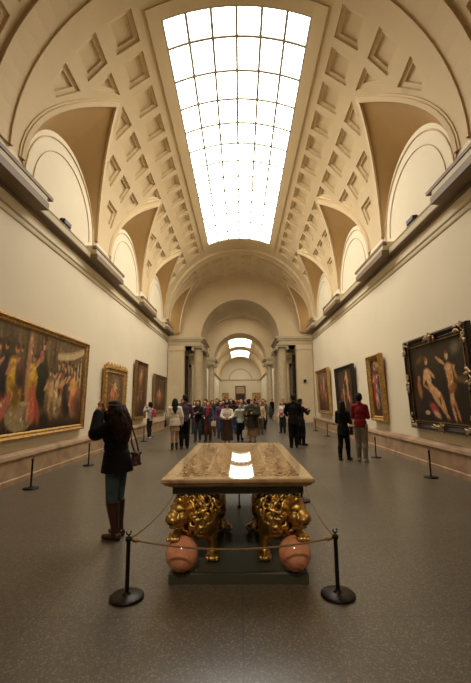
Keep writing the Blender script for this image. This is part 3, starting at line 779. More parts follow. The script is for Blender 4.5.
# far gallery: two pictures flanking the doorway at the end
for x, wd, lab in ((-3.5, 1.5, 'small golden painting left of the far doorway on the end wall'), (3.65, 1.9, 'small golden painting right of the far doorway on the end wall')):
    t = painting(lab, 'left', 0, wd, 1.9, 3.5, .14, GOLD, p_gen(31, (160, 112, 60), (190, 150, 96), [(.4, .1, 1., (140, 80, 46)), (.65, .1, .9, (176, 120, 70))]), 0, 30, .1, 'small paintings on the far end wall')
    t.location = (x, 87.98, 1.9); t.rotation_euler = (0, 0, 0)
# wall label
lb = MB(); lb.box(-.008, .0, -.09, .09, 0, .12); o = lb.build('wall_label', mat('label_card', (226, 218, 196), .6, var=.02)); o.location = (W, 11.95, 1.5)
tag(o, 'small cream caption card on wall beside the wide gold frame', 'label')

# cornice floodlights
def flood(loc, sg, label):
    t = thing('floodlight', label, 'light fixture', loc, 0, 'floodlights on the cornices')
    b = MB(); b.box(-.07, .07, -.19, .19, .06, .17); b.build('housing', BLACKP, t)
    b = MB(); b.box(-.03, .03, -.23, -.205, 0, .16); b.box(-.03, .03, .205, .23, 0, .16); b.box(-.06, .06, -.23, .23, 0, .02); b.build('bracket', BLACKP, t)
    b = MB(); b.box(-sg*.07-.004, -sg*.07+.004, -.17, .17, .075, .155); b.build('lens', mat('floodlight_glass', (40, 36, 30), .5), t)
    return t
f0 = flood((-4.58, 9.25, 6.18), -1, 'black floodlight on left cornice under the nearest arch')
flood((4.58, 9.35, 6.18), 1, 'black floodlight on right cornice under the nearest arch')
dup(f0, (-4.45, 19.15, 6.24), 0, 'small black floodlight on left cornice at the farther ledge')
dup(f0, (4.45, 19.15, 6.24), 0, 'small black floodlight on right cornice at the farther ledge')
sp = MB(); sp.box(-.09, .09, -.12, 0, 0, .24); o = sp.build('wall_speaker', BLACKP); o.location = (4.9, 28.68, 2.95); tag(o, 'small black box fixed on the right-hand pilaster', 'speaker')

# ------------------------------------------------------------------ table, lions, plinth
TX, TY0, TY1 = -.035, 3.66, 6.72
TH, TL = .72, (TY1-TY0)/2
t = thing('inlaid_table', 'long table with polished inlaid coloured-stone top resting on gilded lions', 'table', (TX, (TY0+TY1)/2, 0))
def slab(mb, prof):
    vs = []
    for d, z in prof: vs += [(-TH+d, -TL+d, z), (TH-d, -TL+d, z), (TH-d, TL-d, z), (-TH+d, TL-d, z)]
    n = len(prof)
    mb.add(vs, [(k*4+i, k*4+(i+1) % 4, k*4+4+(i+1) % 4, k*4+4+i) for k in range(n-1) for i in range(4)])
    mb.add(vs[:4], [(3, 2, 1, 0)]); mb.add(vs[-4:], [(0, 1, 2, 3)])
mb = MB(); slab(mb, [(.07, .815), (.05, .83), (.03, .835), (.025, .85), (.008, .858), (0, .868), (0, .888), (.006, .896)]); mb.build('moulded_edge', marble('edge_marble', (176, 146, 108), (128, 94, 62), .3, 3.), t)
mb = MB(); slab(mb, [(.0062, .8962), (.008, .9)]); mb.build('tabletop', tabletop_mat(TH, TL), t)
mb = MB(); mb.box(-.625, .625, -TL+.1, TL-.1, .745, .815); mb.build('apron', APRONM, t)
mb = MB(); mb.lathe([(.03, .1), (.03, .115), (.011, .12), (.011, .744)], (.0, .57, 0), 12); mb.build('support_rod', IRON, t)
mb = MB(); y0, y1 = 3.65, 6.66; x0, x1 = TX-.63, TX+.63
pv = []
for d, z in ((0, 0), (0, .085), (.015, .1)): pv += [(x0+d, y0+d, z), (x1-d, y0+d, z), (x1-d, y1-d, z), (x0+d, y1-d, z)]
mb.add(pv, [(k*4+i, k*4+(i+1) % 4, k*4+4+(i+1) % 4, k*4+4+i) for k in range(2) for i in range(4)]+[(3, 2, 1, 0), (8, 9, 10, 11)])
tag(mb.build('table_plinth', PLINTHM), 'low dark green-grey plinth on the floor under the lion table', 'plinth')

def lion(cx, cy, sg, label, rear=False):
    """sg = -1: outward is -X (left lion)"""
    t = thing('gilded_lion', label, 'lion sculpture', (cx, cy, .1), 0, 'gilded lions under the table')
    fy = 1
    def P(o, y, z): return (sg*o, y*fy, z)
    D = Vector((.62, -.785, 0)); S_ = Vector((.785, .62, 0)); C = Vector((.15, -.175, .475)); k_ = 1.16
    def Hd(f, s, z): q = C+D*f*k_+S_*s*k_; return P(q.x, q.y, C.z+z*k_)
    rotz = np.array(Matrix.Rotation(math.atan2(D.y, sg*D.x), 3, 'Z'))
    b = Blob()
    b.cap(P(0, .02, .42), P(-.02, .8, .41), .165, .16); b.ell(P(0, -.02, .38), (.175, .17, .2)); b.ell(P(-.01, .45, .36), (.15, .3, .13))
    for q in (-1, 1):
        b.ell(P(q*.1-.01, .8, .33), (.105, .17, .2)); b.chain([P(q*.13, .72, .25), P(q*.14, .92, .17), P(q*.14, .86, .07), P(q*.14, .78, .045)], [.1, .06, .045, .045]); b.ell(P(q*.14, .73, .04), (.06, .09, .04))
    # straight inner foreleg and its paw
    b.chain([P(-.09, -.02, .36), P(-.1, .0, .22), P(-.105, .02, .1), P(-.11, -.0, .05)], [.095, .064, .05, .052]); b.ell(P(-.11, -.02, .04), (.062, .08, .042))
    for k in range(4): x = -.11+(k-1.5)*.033; b.ell(P(x, -.075-.012*(1.5-abs(k-1.5)), .032), (.019, .036, .03)); b.cap(P(x, -.1, .028), P(x, -.122, .01), .009, .004)
    # raised outer foreleg, paw laid over the ball
    b.chain([P(.1, -.02, .36), P(.15, -.03, .25), P(.185, -.15, .255), P(.215, -.25, .3)], [.1, .07, .05, .045]); b.ell(P(.218, -.275, .3), (.06, .068, .035))
    for k in range(4): x = .218+(k-1.5)*.032; b.ell(P(x+.006, -.33, .287), (.018, .034, .026)); b.cap(P(x+.008, -.355, .28), P(x+.01, -.372, .262), .009, .004)
    # neck and head
    b.cap(P(0, 0, .44), P(.1, -.1, .475), .17, .145)
    b.ell(C[:2] and P(C.x, C.y, C.z), (.115, .105, .115), rotz); b.ell(Hd(.06, 0, .045), (.075, .085, .06), rotz)
    b.chain([Hd(.05, 0, .015), Hd(.115, 0, -.005), Hd(.15, 0, -.018)], [.072, .055, .045])           # muzzle
    for q in (-1, 1): b.ell(Hd(.135, q*.028, -.03), (.045, .036, .034), rotz); b.ell(Hd(.07, q*.062, -.02), (.055, .04, .05), rotz); b.cap(Hd(.085, q*.018, .062), Hd(.07, q*.07, .05), .021, .018)
    b.cap(Hd(.06, 0, .06), Hd(.155, 0, .012), .026, .022); b.ell(Hd(.172, 0, .004), (.016, .03, .017), rotz)
    b.ell(Hd(.11, 0, -.082), (.05, .042, .024), rotz); b.ell(Hd(.05, 0, -.07), (.06, .06, .04), rotz)
    for q in (-1, 1): b.ell(Hd(-.01, q*.095, .095), (.022, .03, .036), rotz)
    me = b.mesh('body', .0095, 2, [LIONG], [((0, 0, .643), (0, 0, 1))])
    zmin = min(v.co.z for v in me.vertices); me.transform(Matrix.Translation((0, 0, -zmin)))
    link('body', me, t)
    # eyes
    for q in (-1, 1):
        e = Blob(); e.ell(Hd(.098, q*.042, .036), (.013, .015, .012), rotz); link('eye', e.mesh('eye', .004, 1, [DARK]), t)
    m = Blob(); e2 = Blob()
    e2.cap(Hd(.15, -.03, -.058), Hd(.165, 0, -.056), .008, .008).cap(Hd(.165, 0, -.056), Hd(.15, .03, -.058), .008, .008); link('mouth', e2.mesh('mouth', .005, 1, [DARK]), t)
    # mane of curling locks, all round the head, neck and chest
    rr = random.Random(11)
    MC = Vector((.035, -.05, .465)); N = 250
    for i in range(N):
        z = 1-2*(i+.5)/N; a = i*2.39996; q = math.sqrt(1-z*z); nrm = Vector((q*math.cos(a), q*math.sin(a), z))
        p = MC+Vector((nrm.x*.19, nrm.y*.18, nrm.z*.185))
        rel = p-C; fwd = rel.x*D.x+rel.y*D.y; lat = rel.x*S_.x+rel.y*S_.y
        if fwd > .0 and abs(lat) < .12 and abs(p.z-C.z) < .13: continue
        if p.z < .31+.25*max(0, -nrm.x) or p.y > .11: continue
        p.z = min(p.z, .625)
        back = (p-(C+D*.1)).normalized(); tan = back+Vector((0, 0, -.8)); tan -= nrm*tan.dot(nrm); tan.normalize(); side = nrm.cross(tan)
        tw = rr.choice((-1, 1)); L = rr.uniform(.06, .10); pts = []; rs = []
        for k in range(6):
            f = k/5; pts.append(p+tan*L*f+side*tw*.024*math.sin(f*5.)+nrm*(.008+.04*math.sin(min(1, f*1.1)*PI*.8))); rs.append((.012, .017, .018, .015, .011, .005)[k])
        m.chain([P(*v) for v in pts], rs)
    for ring, (rad_, n_, back_) in enumerate(((.112, 20, -.01), (.15, 24, -.06))):      # ruff framing the face
        for i in range(n_):
            a = 2*PI*(i+.5*ring)/n_; rad = Vector((0, 0, 1))*math.sin(a)+S_*math.cos(a)
            if math.sin(a) < -.75: continue
            p = C+D*back_+rad*rad_; tan = (rad-D*.55+Vector((0, 0, -.35))).normalized(); side = tan.cross(D)
            tw = 1 if i % 2 else -1; pts = []
            for k in range(6):
                f = k/5; q = p+tan*.085*f+side*tw*.02*math.sin(f*4.6)+D*.035*math.sin(f*PI); q.z = min(q.z, .63); pts.append(q)
            m.chain([P(*v) for v in pts], (.013, .018, .018, .015, .01, .005))
    link('mane', m.mesh('mane', .006, 1, [LIONM], [((0, 0, .642), (0, 0, 1))]), t)
    bl = MB(); n = 16; bl.lathe([(.1472*math.sin(PI*i/n)+.0005, .1475-.1475*math.cos(PI*i/n)) for i in range(n+1)], (sg*.15, -.275, .0), 40); bl.build('marble_ball', BALLM, t)
    tl = Blob(); tl.chain([P(-.02, .95, .38), P(-.05, 1.06, .25), P(-.12, 1.08, .1), P(-.2, 1.0, .04), P(-.24, .85, .04)], [.035, .026, .022, .022, .022]); tl.ell(P(-.25, .78, .045), (.04, .08, .035))
    link('tail', tl.mesh('tail', .01, 2, [LIONG]), t)
    return t
lion(-.40, 3.96, -1, 'gilded lion on left of plinth, head turned left, paw on red marble ball')
lion(.33, 3.96, 1, 'gilded lion on right of plinth, head turned right, paw on red marble ball')

# ------------------------------------------------------------------ stanchions and ropes
def stanchion(loc, h, label, grp, rz=0.):
    t = thing('stanchion', label, 'stanchion', loc, rz, grp)
    b = MB(); b.lathe([(.135, 0), (.143, .006), (.143, .016), (.135, .024), (.05, .028), (.028, .034), (.024, .05)], n=40); b.build('base', IRON, t)
    b = MB(); b.lathe([(.0175, .03), (.0175, h-.045)], n=16); b.build('post', IRON, t)
    b = MB(); b.lathe([(.018, h-.05), (.026, h-.045), (.026, h-.02), (.018, h-.015), (.012, h-.01)], n=16)
    b.tube([(0, 0, h-.015), (0, 0, h-.002), (-.016, 0, h+.008), (-.022, 0, h+.022), (-.014, 0, h+.032)], .0065, 8); b.tube([(0, 0, h-.002), (.016, 0, h+.008), (.022, 0, h+.022), (.014, 0, h+.032)], .0065, 8)
    b.build('hook', IRON, t)
    return t
gs = 'rope stanchions round the table'; gw = 'low barrier posts along the walls'
s0 = stanchion((-.97, 3.42, 0), .495, 'black rope stanchion at the table front, left', gs)
dup(s0, (.80, 3.45, 0), .3, 'black rope stanchion at the table front, right')
dup(s0, (-.93, 6.5, 0), 0, 'black rope stanchion behind the table at its far left corner')
dup(s0, (.98, 6.46, 0), 0, 'black rope stanchion behind the table at its far right corner')
w0 = stanchion((-4.02, 7.45, 0), .56, 'low black post in front of the huge hall painting, left wall', gw)
for x, y, lb_ in ((-3.96, 10.05, 'low black post on left beside the long-haired woman'), (-4.02, 15.9, 'low black post on left just before the girl with red backpack'), (-4.2, 17.9, 'low black post on left just behind the girl with red backpack'),
                  (3.97, 8.25, 'low black post before the black-framed painting, right wall'), (3.82, 11.05, 'low black post on right just in front of the couple'), (3.95, 17.6, 'low black post on right beyond the couple'), (4.0, 20.6, 'low black post on right farthest along the wall')):
    dup(w0, (x, y, 0), 0, lb_)
def rope(a, b, sag, label):
    a = Vector(a); b = Vector(b); mb = MB(); pts = []
    for i in range(29):
        f = i/28; p = a.lerp(b, f); p.z -= sag*4*f*(1-f); pts.append(p)
    mb.tube(pts, .0085, 8); o = mb.build('barrier_rope', ROPEM); tag(o, label, 'rope', 'ropes between the stanchions')
    for p, q in ((pts[0], pts[1]), (pts[-1], pts[-2])):
        k = MB(); d = (q-p).normalized(); k.tube([p, p+d*.02, p+d*.05, p+d*.06], [.011, .017, .017, .01], 10); k.build('end_fitting', GOLDDK, o)
rope((-.945, 3.425, .455), (.775, 3.45, .455), .085, 'tan rope sagging across the front of the lion table')
rope((-.972, 3.445, .455), (-.93, 6.47, .455), .13, 'tan rope along left side of the lion table')
rope((.802, 3.475, .455), (.98, 6.43, .455), .13, 'tan rope along right side of the lion table')

#PEOPLE_BEGIN
# ------------------------------------------------------------------ people
def cloth(rgb, rough=.85):
    return mat('cloth_%d_%d_%d' % rgb, rgb, rough, var=.14, scale=14, bump=.12, bscale=60, spec=.25)
def hairm(rgb): return mat('hair_%d_%d_%d' % rgb, rgb, .7, var=.3, scale=30, bump=.3, bscale=120, spec=.2)
BK, DK, NAVY, CHAR = (20, 18, 18), (34, 28, 26), (30, 34, 48), (52, 48, 46)
DEFL = ((-.132, -.012, .645), (-.142, .035, .50)); DEFR = ((.132, -.012, .645), (.142, .035, .50))
def person(label, loc, h, face, top=BK, hem=.49, bottom='trousers', bcol=NAVY, shoe=BK, hair='short', hcol=(30, 20, 16), L=None, Rr=None,
           feet=((-.052, -.01), (.052, .02)), vox=.011, grp='visitors in the gallery', wide=1., sleeves=True, fleece=0., flare=.1, fine=False, turn=0., lean=0.):
    """face: heading in degrees, 0 looks down the gallery (+Y), 90 looks at the left wall"""
    t = thing('person', label, 'person', (loc[0], loc[1], 0), math.radians(face), grp)
    A = {-1: L or DEFL, 1: Rr or DEFR}
    S = lambda p: (p[0]*h, p[1]*h, p[2]*h)
    sw = .101*wide
    def legs(add, rt, rk, ra, extra=0):
        for s, ft in ((-1, feet[0]), (1, feet[1])):
            hip = (s*.05, 0, .51); ank = (ft[0], ft[1], .045); kn = ((hip[0]+ank[0])/2, (hip[1]+ank[1])/2+.018, .275)
            add(hip, kn, rt, rk); add(kn, ((kn[0]+ank[0])/2, (kn[1]+ank[1])/2-.008, .2), rk, rk*1.02); add(((kn[0]+ank[0])/2, (kn[1]+ank[1])/2-.008, .2), ank, rk*1.02, ra)
    tc, ts = math.cos(math.radians(turn)), math.sin(math.radians(turn))
    def HT(x, y, z): return S((x*tc-y*ts, x*ts+y*tc, z))
    HR = np.array(Matrix.Rotation(math.radians(turn), 3, 'Z'))
    b = Blob(); cap = lambda p, q, r0, r1: b.cap(S(p), S(q), r0*h, r1*h); ell = lambda c, r: b.ell(S(c), [x*h for x in r])
    he = lambda c, r: b.ell(HT(*c), [x*h for x in r], HR)
    he((0, .004, .938), (.044, .055, .06)); he((0, .022, .90), (.033, .04, .037)); he((0, .036, .882), (.02, .022, .016))
    b.cap(HT(0, .056, .93), HT(0, .07, .91), .008*h, .011*h); he((0, .05, .944), (.032, .014, .008)); he((0, .056, .888), (.016, .009, .006))
    for s in (-1, 1): he((s*.046, 0, .92), (.008, .014, .018))
    cap((0, -.008, .82), (0, .006, .9), .034, .03); [cap((0, -.005, .82), (q_*sw*.85, -.005, .797), .03, .03) for q_ in (-1, 1)]
    ell((0, 0, .74), (.085*wide, .054, .085)); ell((0, 0, .64), (.07*wide, .05, .08)); ell((0, -.004, .545), (.085, .06, .065))
    legs(lambda p, q, r0, r1: cap(p, q, r0, r1), .05, .034, .022)
    for s, ft in ((-1, feet[0]), (1, feet[1])): cap((ft[0], ft[1]-.015, .02), (ft[0]+s*.012, ft[1]+.085, .014), .021, .015)
    for s in (-1, 1):
        e, hd = A[s]; sh = (s*sw*.95, -.004, .797)
        cap(sh, e, .03, .024); cap(e, hd, .023, .016)
        d = Vector(hd)-Vector(e); d.normalize(); fwd = Vector((0, 1, 0)) if abs(d.y) < .8 else Vector((0, 0, 1)); sd = d.cross(fwd).normalized(); nn = sd.cross(d)
        P = Vector(hd)
        b.ell(S(P+d*.03), (.018*h, .018*h, .02*h)); cap(P, P+d*.045, .014, .016)
        if fine:
            for k, ln in enumerate((.044, .052, .048, .036)):
                o = P+d*.052+fwd*(.0105*(k-1.5)); q1 = o+d*ln*.5-sd*.004*s; q2 = o+d*ln-sd*.014*s
                cap(o, q1, .0055, .005); cap(q1, q2, .005, .004)
            cap(P+d*.02+fwd*.015, P+d*.045+fwd*.032, .006, .005); cap(P+d*.045+fwd*.032, P+d*.066+fwd*.034, .005, .004)
        else:
            for k, ln in enumerate((.03, .037, .034, .026)): cap(P+d*.045+fwd*(.011*(k-1.5)), P+d*(.045+ln)+fwd*(.012*(k-1.5)), .0065, .005)
            cap(P+d*.02+fwd*.012, P+d*.05+fwd*.03, .0065, .005)
    me = b.mesh('body', vox*h/1.65, 2, [SKIN])
    parts = [link('body', me, t)]
    def addp(name, blob, m, v=vox, clip=None, sm=2):
        q = blob.mesh(name, v*h/1.65, sm, [m], clip); parts.append(link(name, q, t)); return q
    g = .011
    # upper garment
    c = Blob(); cc = lambda p, q, r0, r1: c.cap(S(p), S(q), r0*h, r1*h); ce = lambda p, r: c.ell(S(p), [x*h for x in r], None, True)
    k = g+fleece
    [cc((0, -.006, .822), (q_*sw*.86, -.006, .796), .03+k, .03+k) for q_ in (-1, 1)]; ce((0, 0, .735), (.088*wide+k, .06+k, .09)); ce((0, -.002, .65), (.078*wide+k, .054+k, .1)); cc((0, -.01, .82), (0, -.004, .848), .04, .034)
    ce((0, -.006, .56), (.084+k, .062+k, .09))
    if True:
        z = .60 if flare > .12 else .54; z_ = z; fl = flare if hem < .48 else .03
        while z > hem-.03: ce((0, -.004, z), (.086+k+fl*(z_-z), .064+k+fl*(z_-z), .06)); z -= .022
    if sleeves:
        for s in (-1, 1):
            e, hd = A[s]; w = Vector(e).lerp(Vector(hd), .93 if sleeves is True else sleeves)
            cc((s*sw*.95, -.004, .797), e, .03+k, .026+k); cc(e, w, .027+k, .021+k*.8)
    addp('coat' if hem < .47 else 'top', c, cloth(top), clip=[((0, 0, hem*h), (0, 0, -1))])
    # lower garment
    if bottom in ('trousers', 'jeans'):
        c = Blob(); cc = lambda p, q, r0, r1: c.cap(S(p), S(q), r0*h, r1*h); c.ell(S((0, -.006, .55)), (.092*h, .068*h, .065*h))
        k = .008 if bottom == 'jeans' else .013
        legs(cc, .054+k, .037+k, .026+k*.8); zc = shoe[2]-.02 if shoe[0] == 'boot' and shoe[2] > .2 else .035
        addp('jeans' if bottom == 'jeans' else 'trousers', c, cloth(bcol), clip=[((0, 0, zc*h), (0, 0, -1))])
    else:
        zl = bottom; c = Blob(); z = .6
        while z > zl-.03: c.ell(S((0, 0, z)), ((.082+.09*(.6-z)+(.02 if zl < .2 else 0))*h, (.066+.09*(.6-z))*h, .05*h), None, True); z -= .018
        addp('skirt', c, cloth(bcol), clip=[((0, 0, zl*h), (0, 0, -1))])
    # shoes or boots
    for s, ft in ((-1, feet[0]), (1, feet[1])):
        c = Blob(); cc = lambda p, q, r0, r1: c.cap(S(p), S(q), r0*h, r1*h)
        cc((ft[0], ft[1]-.018, .026), (ft[0]+s*.012, ft[1]+.09, .019), .028, .02); c.ell(S((ft[0], ft[1]-.022, .014)), (.024*h, .024*h, .014*h))
        if shoe[0] == 'boot':
            ank = (ft[0], ft[1], .05); kn = ((s*.05+ft[0])/2, ft[1]/2+.018, .275); cc(ank, (ank[0], ank[1], .1), .032, .032)
            f = min(1, (shoe[2]-.045)/.23); cc((ank[0], ank[1], .09), (ank[0]+(kn[0]-ank[0])*f, ank[1]+(kn[1]-ank[1])*f-.004, shoe[2]), .032, .05 if shoe[2] > .15 else .036)
            addp('boot', c, mat('leather_%d_%d_%d' % shoe[1], shoe[1], .35, var=.2), v=vox*.9, clip=[((0, 0, 0), (0, 0, -1)), ((0, 0, shoe[2]*h), (0, 0, 1))])
        else: addp('shoe', c, mat('leather_%d_%d_%d' % shoe, shoe, .4, var=.2), v=vox*.9, clip=[((0, 0, 0), (0, 0, -1))])
    # hair
    c = Blob(); hb = lambda p, r: c.ell(HT(*p), [x*h for x in r], HR)
    if hair != 'bald':
        hb((0, -.012, .951), (.052, .058, .057)); hb((0, -.03, .925), (.048, .042, .05)); hb((0, .02, .985), (.036, .034, .018))
    if hair == 'bob':
        for s in (-1, 1): c.cap(HT(s*.044, -.008, .95), HT(s*.046, -.004, .872), .018*h, .014*h)
        c.cap(HT(0, -.04, .93), HT(0, -.045, .87), .04*h, .034*h)
    if hair == 'long':
        for s in (-1, 1): c.chain([HT(s*.043, -.008, .95), HT(s*.052, -.01, .87), HT(s*.05, -.035, .80), HT(s*.045, -.055, .745)], [.018*h, .02*h, .022*h, .012*h])
        c.chain([HT(0, -.035, .94), HT(0, -.052, .86), HT(0, -.068, .78), HT(0, -.066, .725)], [.046*h, .048*h, .046*h, .026*h])
    if hair == 'waves':
        rr = random.Random(3)
        for i in range(34):
            a = PI*.93+PI*1.14*(i+.5)/34; x = .05*math.cos(a); y = .045*math.sin(a)-.006; ph = rr.uniform(0, 6); L_ = rr.uniform(.205, .265); pts = []; rs = []
            for q in range(9):
                f = q/8; sp = 1.12+.55*math.sin(f*PI*.9); pts.append(HT(x*sp*1.12+.008*math.sin(ph+f*11), y*sp-.026*math.sin(f*2.2)+.007*math.cos(ph+f*10), .955-L_*f)); rs.append(h*(.019-.009*f*f))
            c.chain(pts, rs)
    if hair == 'ponytail': c.chain([HT(0, -.06, .945), HT(0, -.088, .91), HT(0, -.08, .84)], [.022*h, .022*h, .01*h])
    if hair == 'bun': hb((0, -.072, .965), (.028, .026, .026))
    if hair != 'bald': addp('hair', c, hairm(hcol), v=vox*.9)
    if vox < .02:
        e = Blob()
        for s in (-1, 1):
            e = Blob(); e.ell(HT(s*.0185, .0535, .926), (.0075*h, .0045*h, .004*h)); parts.append(link('eye', e.mesh('eye', .0022*h/1.65, 0, [DARK]), t))
        e = Blob(); e.cap(HT(-.013, .0625, .888), HT(.013, .0625, .888), .0042*h, .0042*h); parts.append(link('mouth', e.mesh('mouth', .0025, 0, [LIP]), t))
    z = min(min(v.co.z for v in p.data.vertices) for p in parts)
    for p in parts:
        p.data.transform(Matrix.Translation((0, 0, -z)))
        if lean: p.data.transform(Matrix(((1, 0, 0, 0), (0, 1, lean, 0), (0, 0, 1, 0), (0, 0, 0, 1))))
    return t
def world_at(t, p, h):
    c, s = math.cos(t.rotation_euler.z), math.sin(t.rotation_euler.z); x, y, z = (v*h for v in p)
    return (t.location.x+x*c-y*s, t.location.y+x*s+y*c, z)
def bag(name, label, cat, t, h, at, size, rgb, strap=None, tilt=0., grp=None):
    """soft bag with its own strap; at = middle of the bag in the person's frame, in heights"""
    p = world_at(t, at, h); o = thing(name, label, cat, p, t.rotation_euler.z+tilt, grp)
    if name == 'carrier_bag':
        x, y, z = size; m = mat('bag_%d_%d_%d' % rgb, rgb, .6, var=.06, scale=10, bump=.2); q = MB(); vs = []
        for f, zz in ((.86, -z), (.98, -z*.8), (1, 0), (.96, z*.7), (.88, z)): vs += [(-x*f, -y*f, zz), (x*f, -y*f*.9, zz), (x*f*.97, y*f, zz), (-x*f, y*f*.95, zz)]
        q.add(vs, [(a*4+i, a*4+(i+1) % 4, a*4+4+(i+1) % 4, a*4+4+i) for a in range(4) for i in range(4)]+[(3, 2, 1, 0), (16, 17, 18, 19)]); q.build('pouch', m, o)
        hd = MB(); hd.tube(strap, .008, 8); hd.build('handle', m, o); return o
    b = Blob(); x, y, z = size; r = min(size)*.36; x, y, z = x*.9, y, z*.93
    for sx in (-1, 1):
        for sz in (-1, 1): b.cap((sx*(x-r), -(y-r) if y > r else 0, sz*(z-r)), (sx*(x-r), (y-r) if y > r else 0.001, sz*(z-r)), r, r)
    b.ell((0, 0, 0), (x*.92, y*1.05, z*.95)); b.ell((0, 0, -z*.15), (x, y, z*.8))
    m = mat('bag_%d_%d_%d' % rgb, rgb, .5, var=.2, scale=18, bump=.2)
    link('pouch', b.mesh('pouch', .012, 2, [m]), o)
    if strap:
        s = MB(); s.tube(strap, .011, 8); s.build('strap', m, o)
    return o

# the woman photographing, left of the table
HM = 1.63
pm = person('woman with long dark wavy hair, black jacket, jeans and brown boots raising a camera', (-1.485, 4.82), HM, 72, top=(16, 14, 15), hem=.475, bottom='jeans', bcol=(66, 82, 88),
            shoe=('boot', (62, 34, 25), .262), hair='waves', hcol=(42, 25, 19), L=((-.15, .07, .762), (-.05, .115, .905)), Rr=((.15, .10, .755), (.05, .118, .903)),
            feet=((-.045, .0), (.05, .03)), vox=.0085, fleece=.016, fine=True, flare=.18, wide=1.08, lean=.085)
cm_ = thing('compact_camera', 'small black camera held at the long-haired woman\'s face', 'camera', world_at(pm, (0, .235, .915), HM), pm.rotation_euler.z)
b = MB(); b.box(-.055, .055, -.014, .014, -.033, .033); b.box(.02, .045, -.008, .008, .033, .038); b.build('camera_body', BLACKP, cm_)
b = MB(); b.lathe([(.027, 0), (.027, .03), (.022, .034)], n=20); l_ = b.build('lens', BLACKP, cm_); l_.location = (0, .014, 0); l_.rotation_euler = (-PI/2, 0, 0)
bag('handbag', 'plum-brown shoulder bag hanging behind the long-haired woman\'s hip', 'bag', pm, HM, (.06, -.085, .562), (.072, .058, .095), (74, 40, 40),
    [(0, .03, .09), (-.02, .06, .2), (.0, .085, .36), (.03, .12, .43), (.06, .11, .38), (.05, .03, .2), (.02, -.02, .09)])

# the couple at the right wall
pw = person('woman in black coat and black leggings, left one of the couple at right wall', (2.83, 10.68), 1.59, -38, top=(18, 20, 18), hem=.42, bottom='jeans', bcol=(18, 16, 17), shoe=('boot', (44, 28, 22), .13),
            hair='long', hcol=(24, 15, 13), L=((-.12, .03, .64), (-.05, .12, .66)), Rr=((.12, .04, .64), (.04, .13, .65)), feet=((-.05, -.06), (.05, .07)), vox=.0115)
prm = person('man in dark red sweater and grey jeans standing with folded arms', (3.22, 10.36), 1.80, -30, top=(124, 26, 36), hem=.50, bottom='jeans', bcol=(136, 126, 112), shoe=(150, 138, 122),
             hair='short', hcol=(30, 20, 18), L=((-.108, .02, .65), (-.03, .105, .68)), Rr=((.108, .02, .65), (.03, .11, .69)), feet=((-.05, .03), (.05, -.02)), vox=.0115, wide=.9)
bag('handbag', 'black handbag hanging at hip of the woman in black coat', 'bag', pw, 1.59, (.155, -.02, .50), (.05, .1, .12), (20, 17, 17), [(0, -.08, .1), (-.0, -.04, .3), (-.05, 0, .46), (0, .04, .3), (0, .08, .1)])

# left side of the hall
gp = person('girl with dark hair, striped top and dark trousers photographing the left wall', (-4.1, 17.2), 1.60, 70, top=(176, 168, 164), bottom='jeans', bcol=(34, 26, 28), shoe=(206, 200, 192), hair='bob', hcol=(26, 18, 16),
            L=((-.13, .12, .74), (-.04, .13, .87)), Rr=((.13, .12, .74), (.04, .13, .87)), vox=.013)
bag('backpack', 'pinkish red backpack worn by the girl in striped top', 'bag', gp, 1.60, (0, -.135, .69), (.13, .075, .18), (170, 52, 66), [(-.09, .06, .14), (-.1, .13, .2), (-.11, .22, .12), (-.1, .12, -.12), (-.09, .03, -.15)])
wj = person('woman in cream jacket, beige shorts and bare legs standing back to camera', (-2.28, 13.2), 1.72, 12, top=(222, 212, 190), hem=.47, bottom=.36, bcol=(168, 140, 104), shoe=('boot', (38, 30, 27), .13), hair='long', hcol=(30, 20, 16),
            feet=((-.04, -.02), (.045, .05)), vox=.0125, fleece=.012)
bag('handbag', 'black bag hanging at left side of the cream-jacketed woman', 'bag', wj, 1.72, (-.185, .0, .50), (.045, .11, .13), (24, 20, 20), [(0, -.08, .12), (.0, -.04, .3), (.03, 0, .44), (0, .04, .3), (0, .08, .12)])
pp = person('tall man in purple-grey shirt and black trousers beside the cream-jacketed woman', (-1.98, 13.45), 1.86, 6, top=(82, 66, 78), hem=.50, bcol=(20, 18, 20), shoe=(46, 36, 28), hair='short', hcol=(28, 22, 20), vox=.0125, wide=1.1, turn=25,
            L=((-.14, 0, .645), (-.15, .07, .52)), Rr=((.145, .0, .645), (.13, .09, .56)))
bag('shoulder_bag', 'dark red bag at right side of the man in purple-grey shirt', 'bag', pp, 1.86, (.175, .04, .47), (.045, .09, .15), (112, 30, 36), [(0, -.06, .13), (0, -.02, .26), (0, .03, .3), (0, .06, .13)])
pb = person('woman in black top and blue-green jeans facing camera with folded arms', (-1.77, 15.75), 1.66, 176, top=(24, 21, 24), bottom='jeans', bcol=(56, 66, 66), shoe=(40, 32, 28), hair='long', hcol=(58, 36, 24),
            L=((-.13, .04, .66), (0, .12, .68)), Rr=((.13, .04, .66), (.01, .125, .70)), vox=.0125)
pr = person('person in denim jacket and red scarf with brown trousers, facing camera', (-1.34, 15.7), 1.62, 172, top=(60, 62, 82), bcol=(84, 48, 40), shoe=(50, 36, 28), hair='bob', hcol=(128, 88, 56), vox=.0125, L=((-.13, .02, .645), (-.15, .09, .53)), Rr=((.13, .03, .65), (.08, .12, .6)))
sc = Blob(); sc.ell((0, .02*1.62, .835*1.62), (.075*1.62, .07*1.62, .026*1.62)); sc.cap((.02, .13, 1.32), (.03, .145, 1.02), .045, .05); sc.cap((-.03, .13, 1.32), (-.02, .14, 1.1), .04, .045)
link('scarf', sc.mesh('scarf', .012, 2, [cloth((150, 38, 44))]), pr)
bag('carrier_bag', 'white bag hanging from hand of the red-scarfed person', 'bag', pr, 1.62, (-.16, .10, .44), (.09, .05, .09), (212, 204, 190), [(0, -.03, .08), (0, 0, .12), (0, .03, .08)])
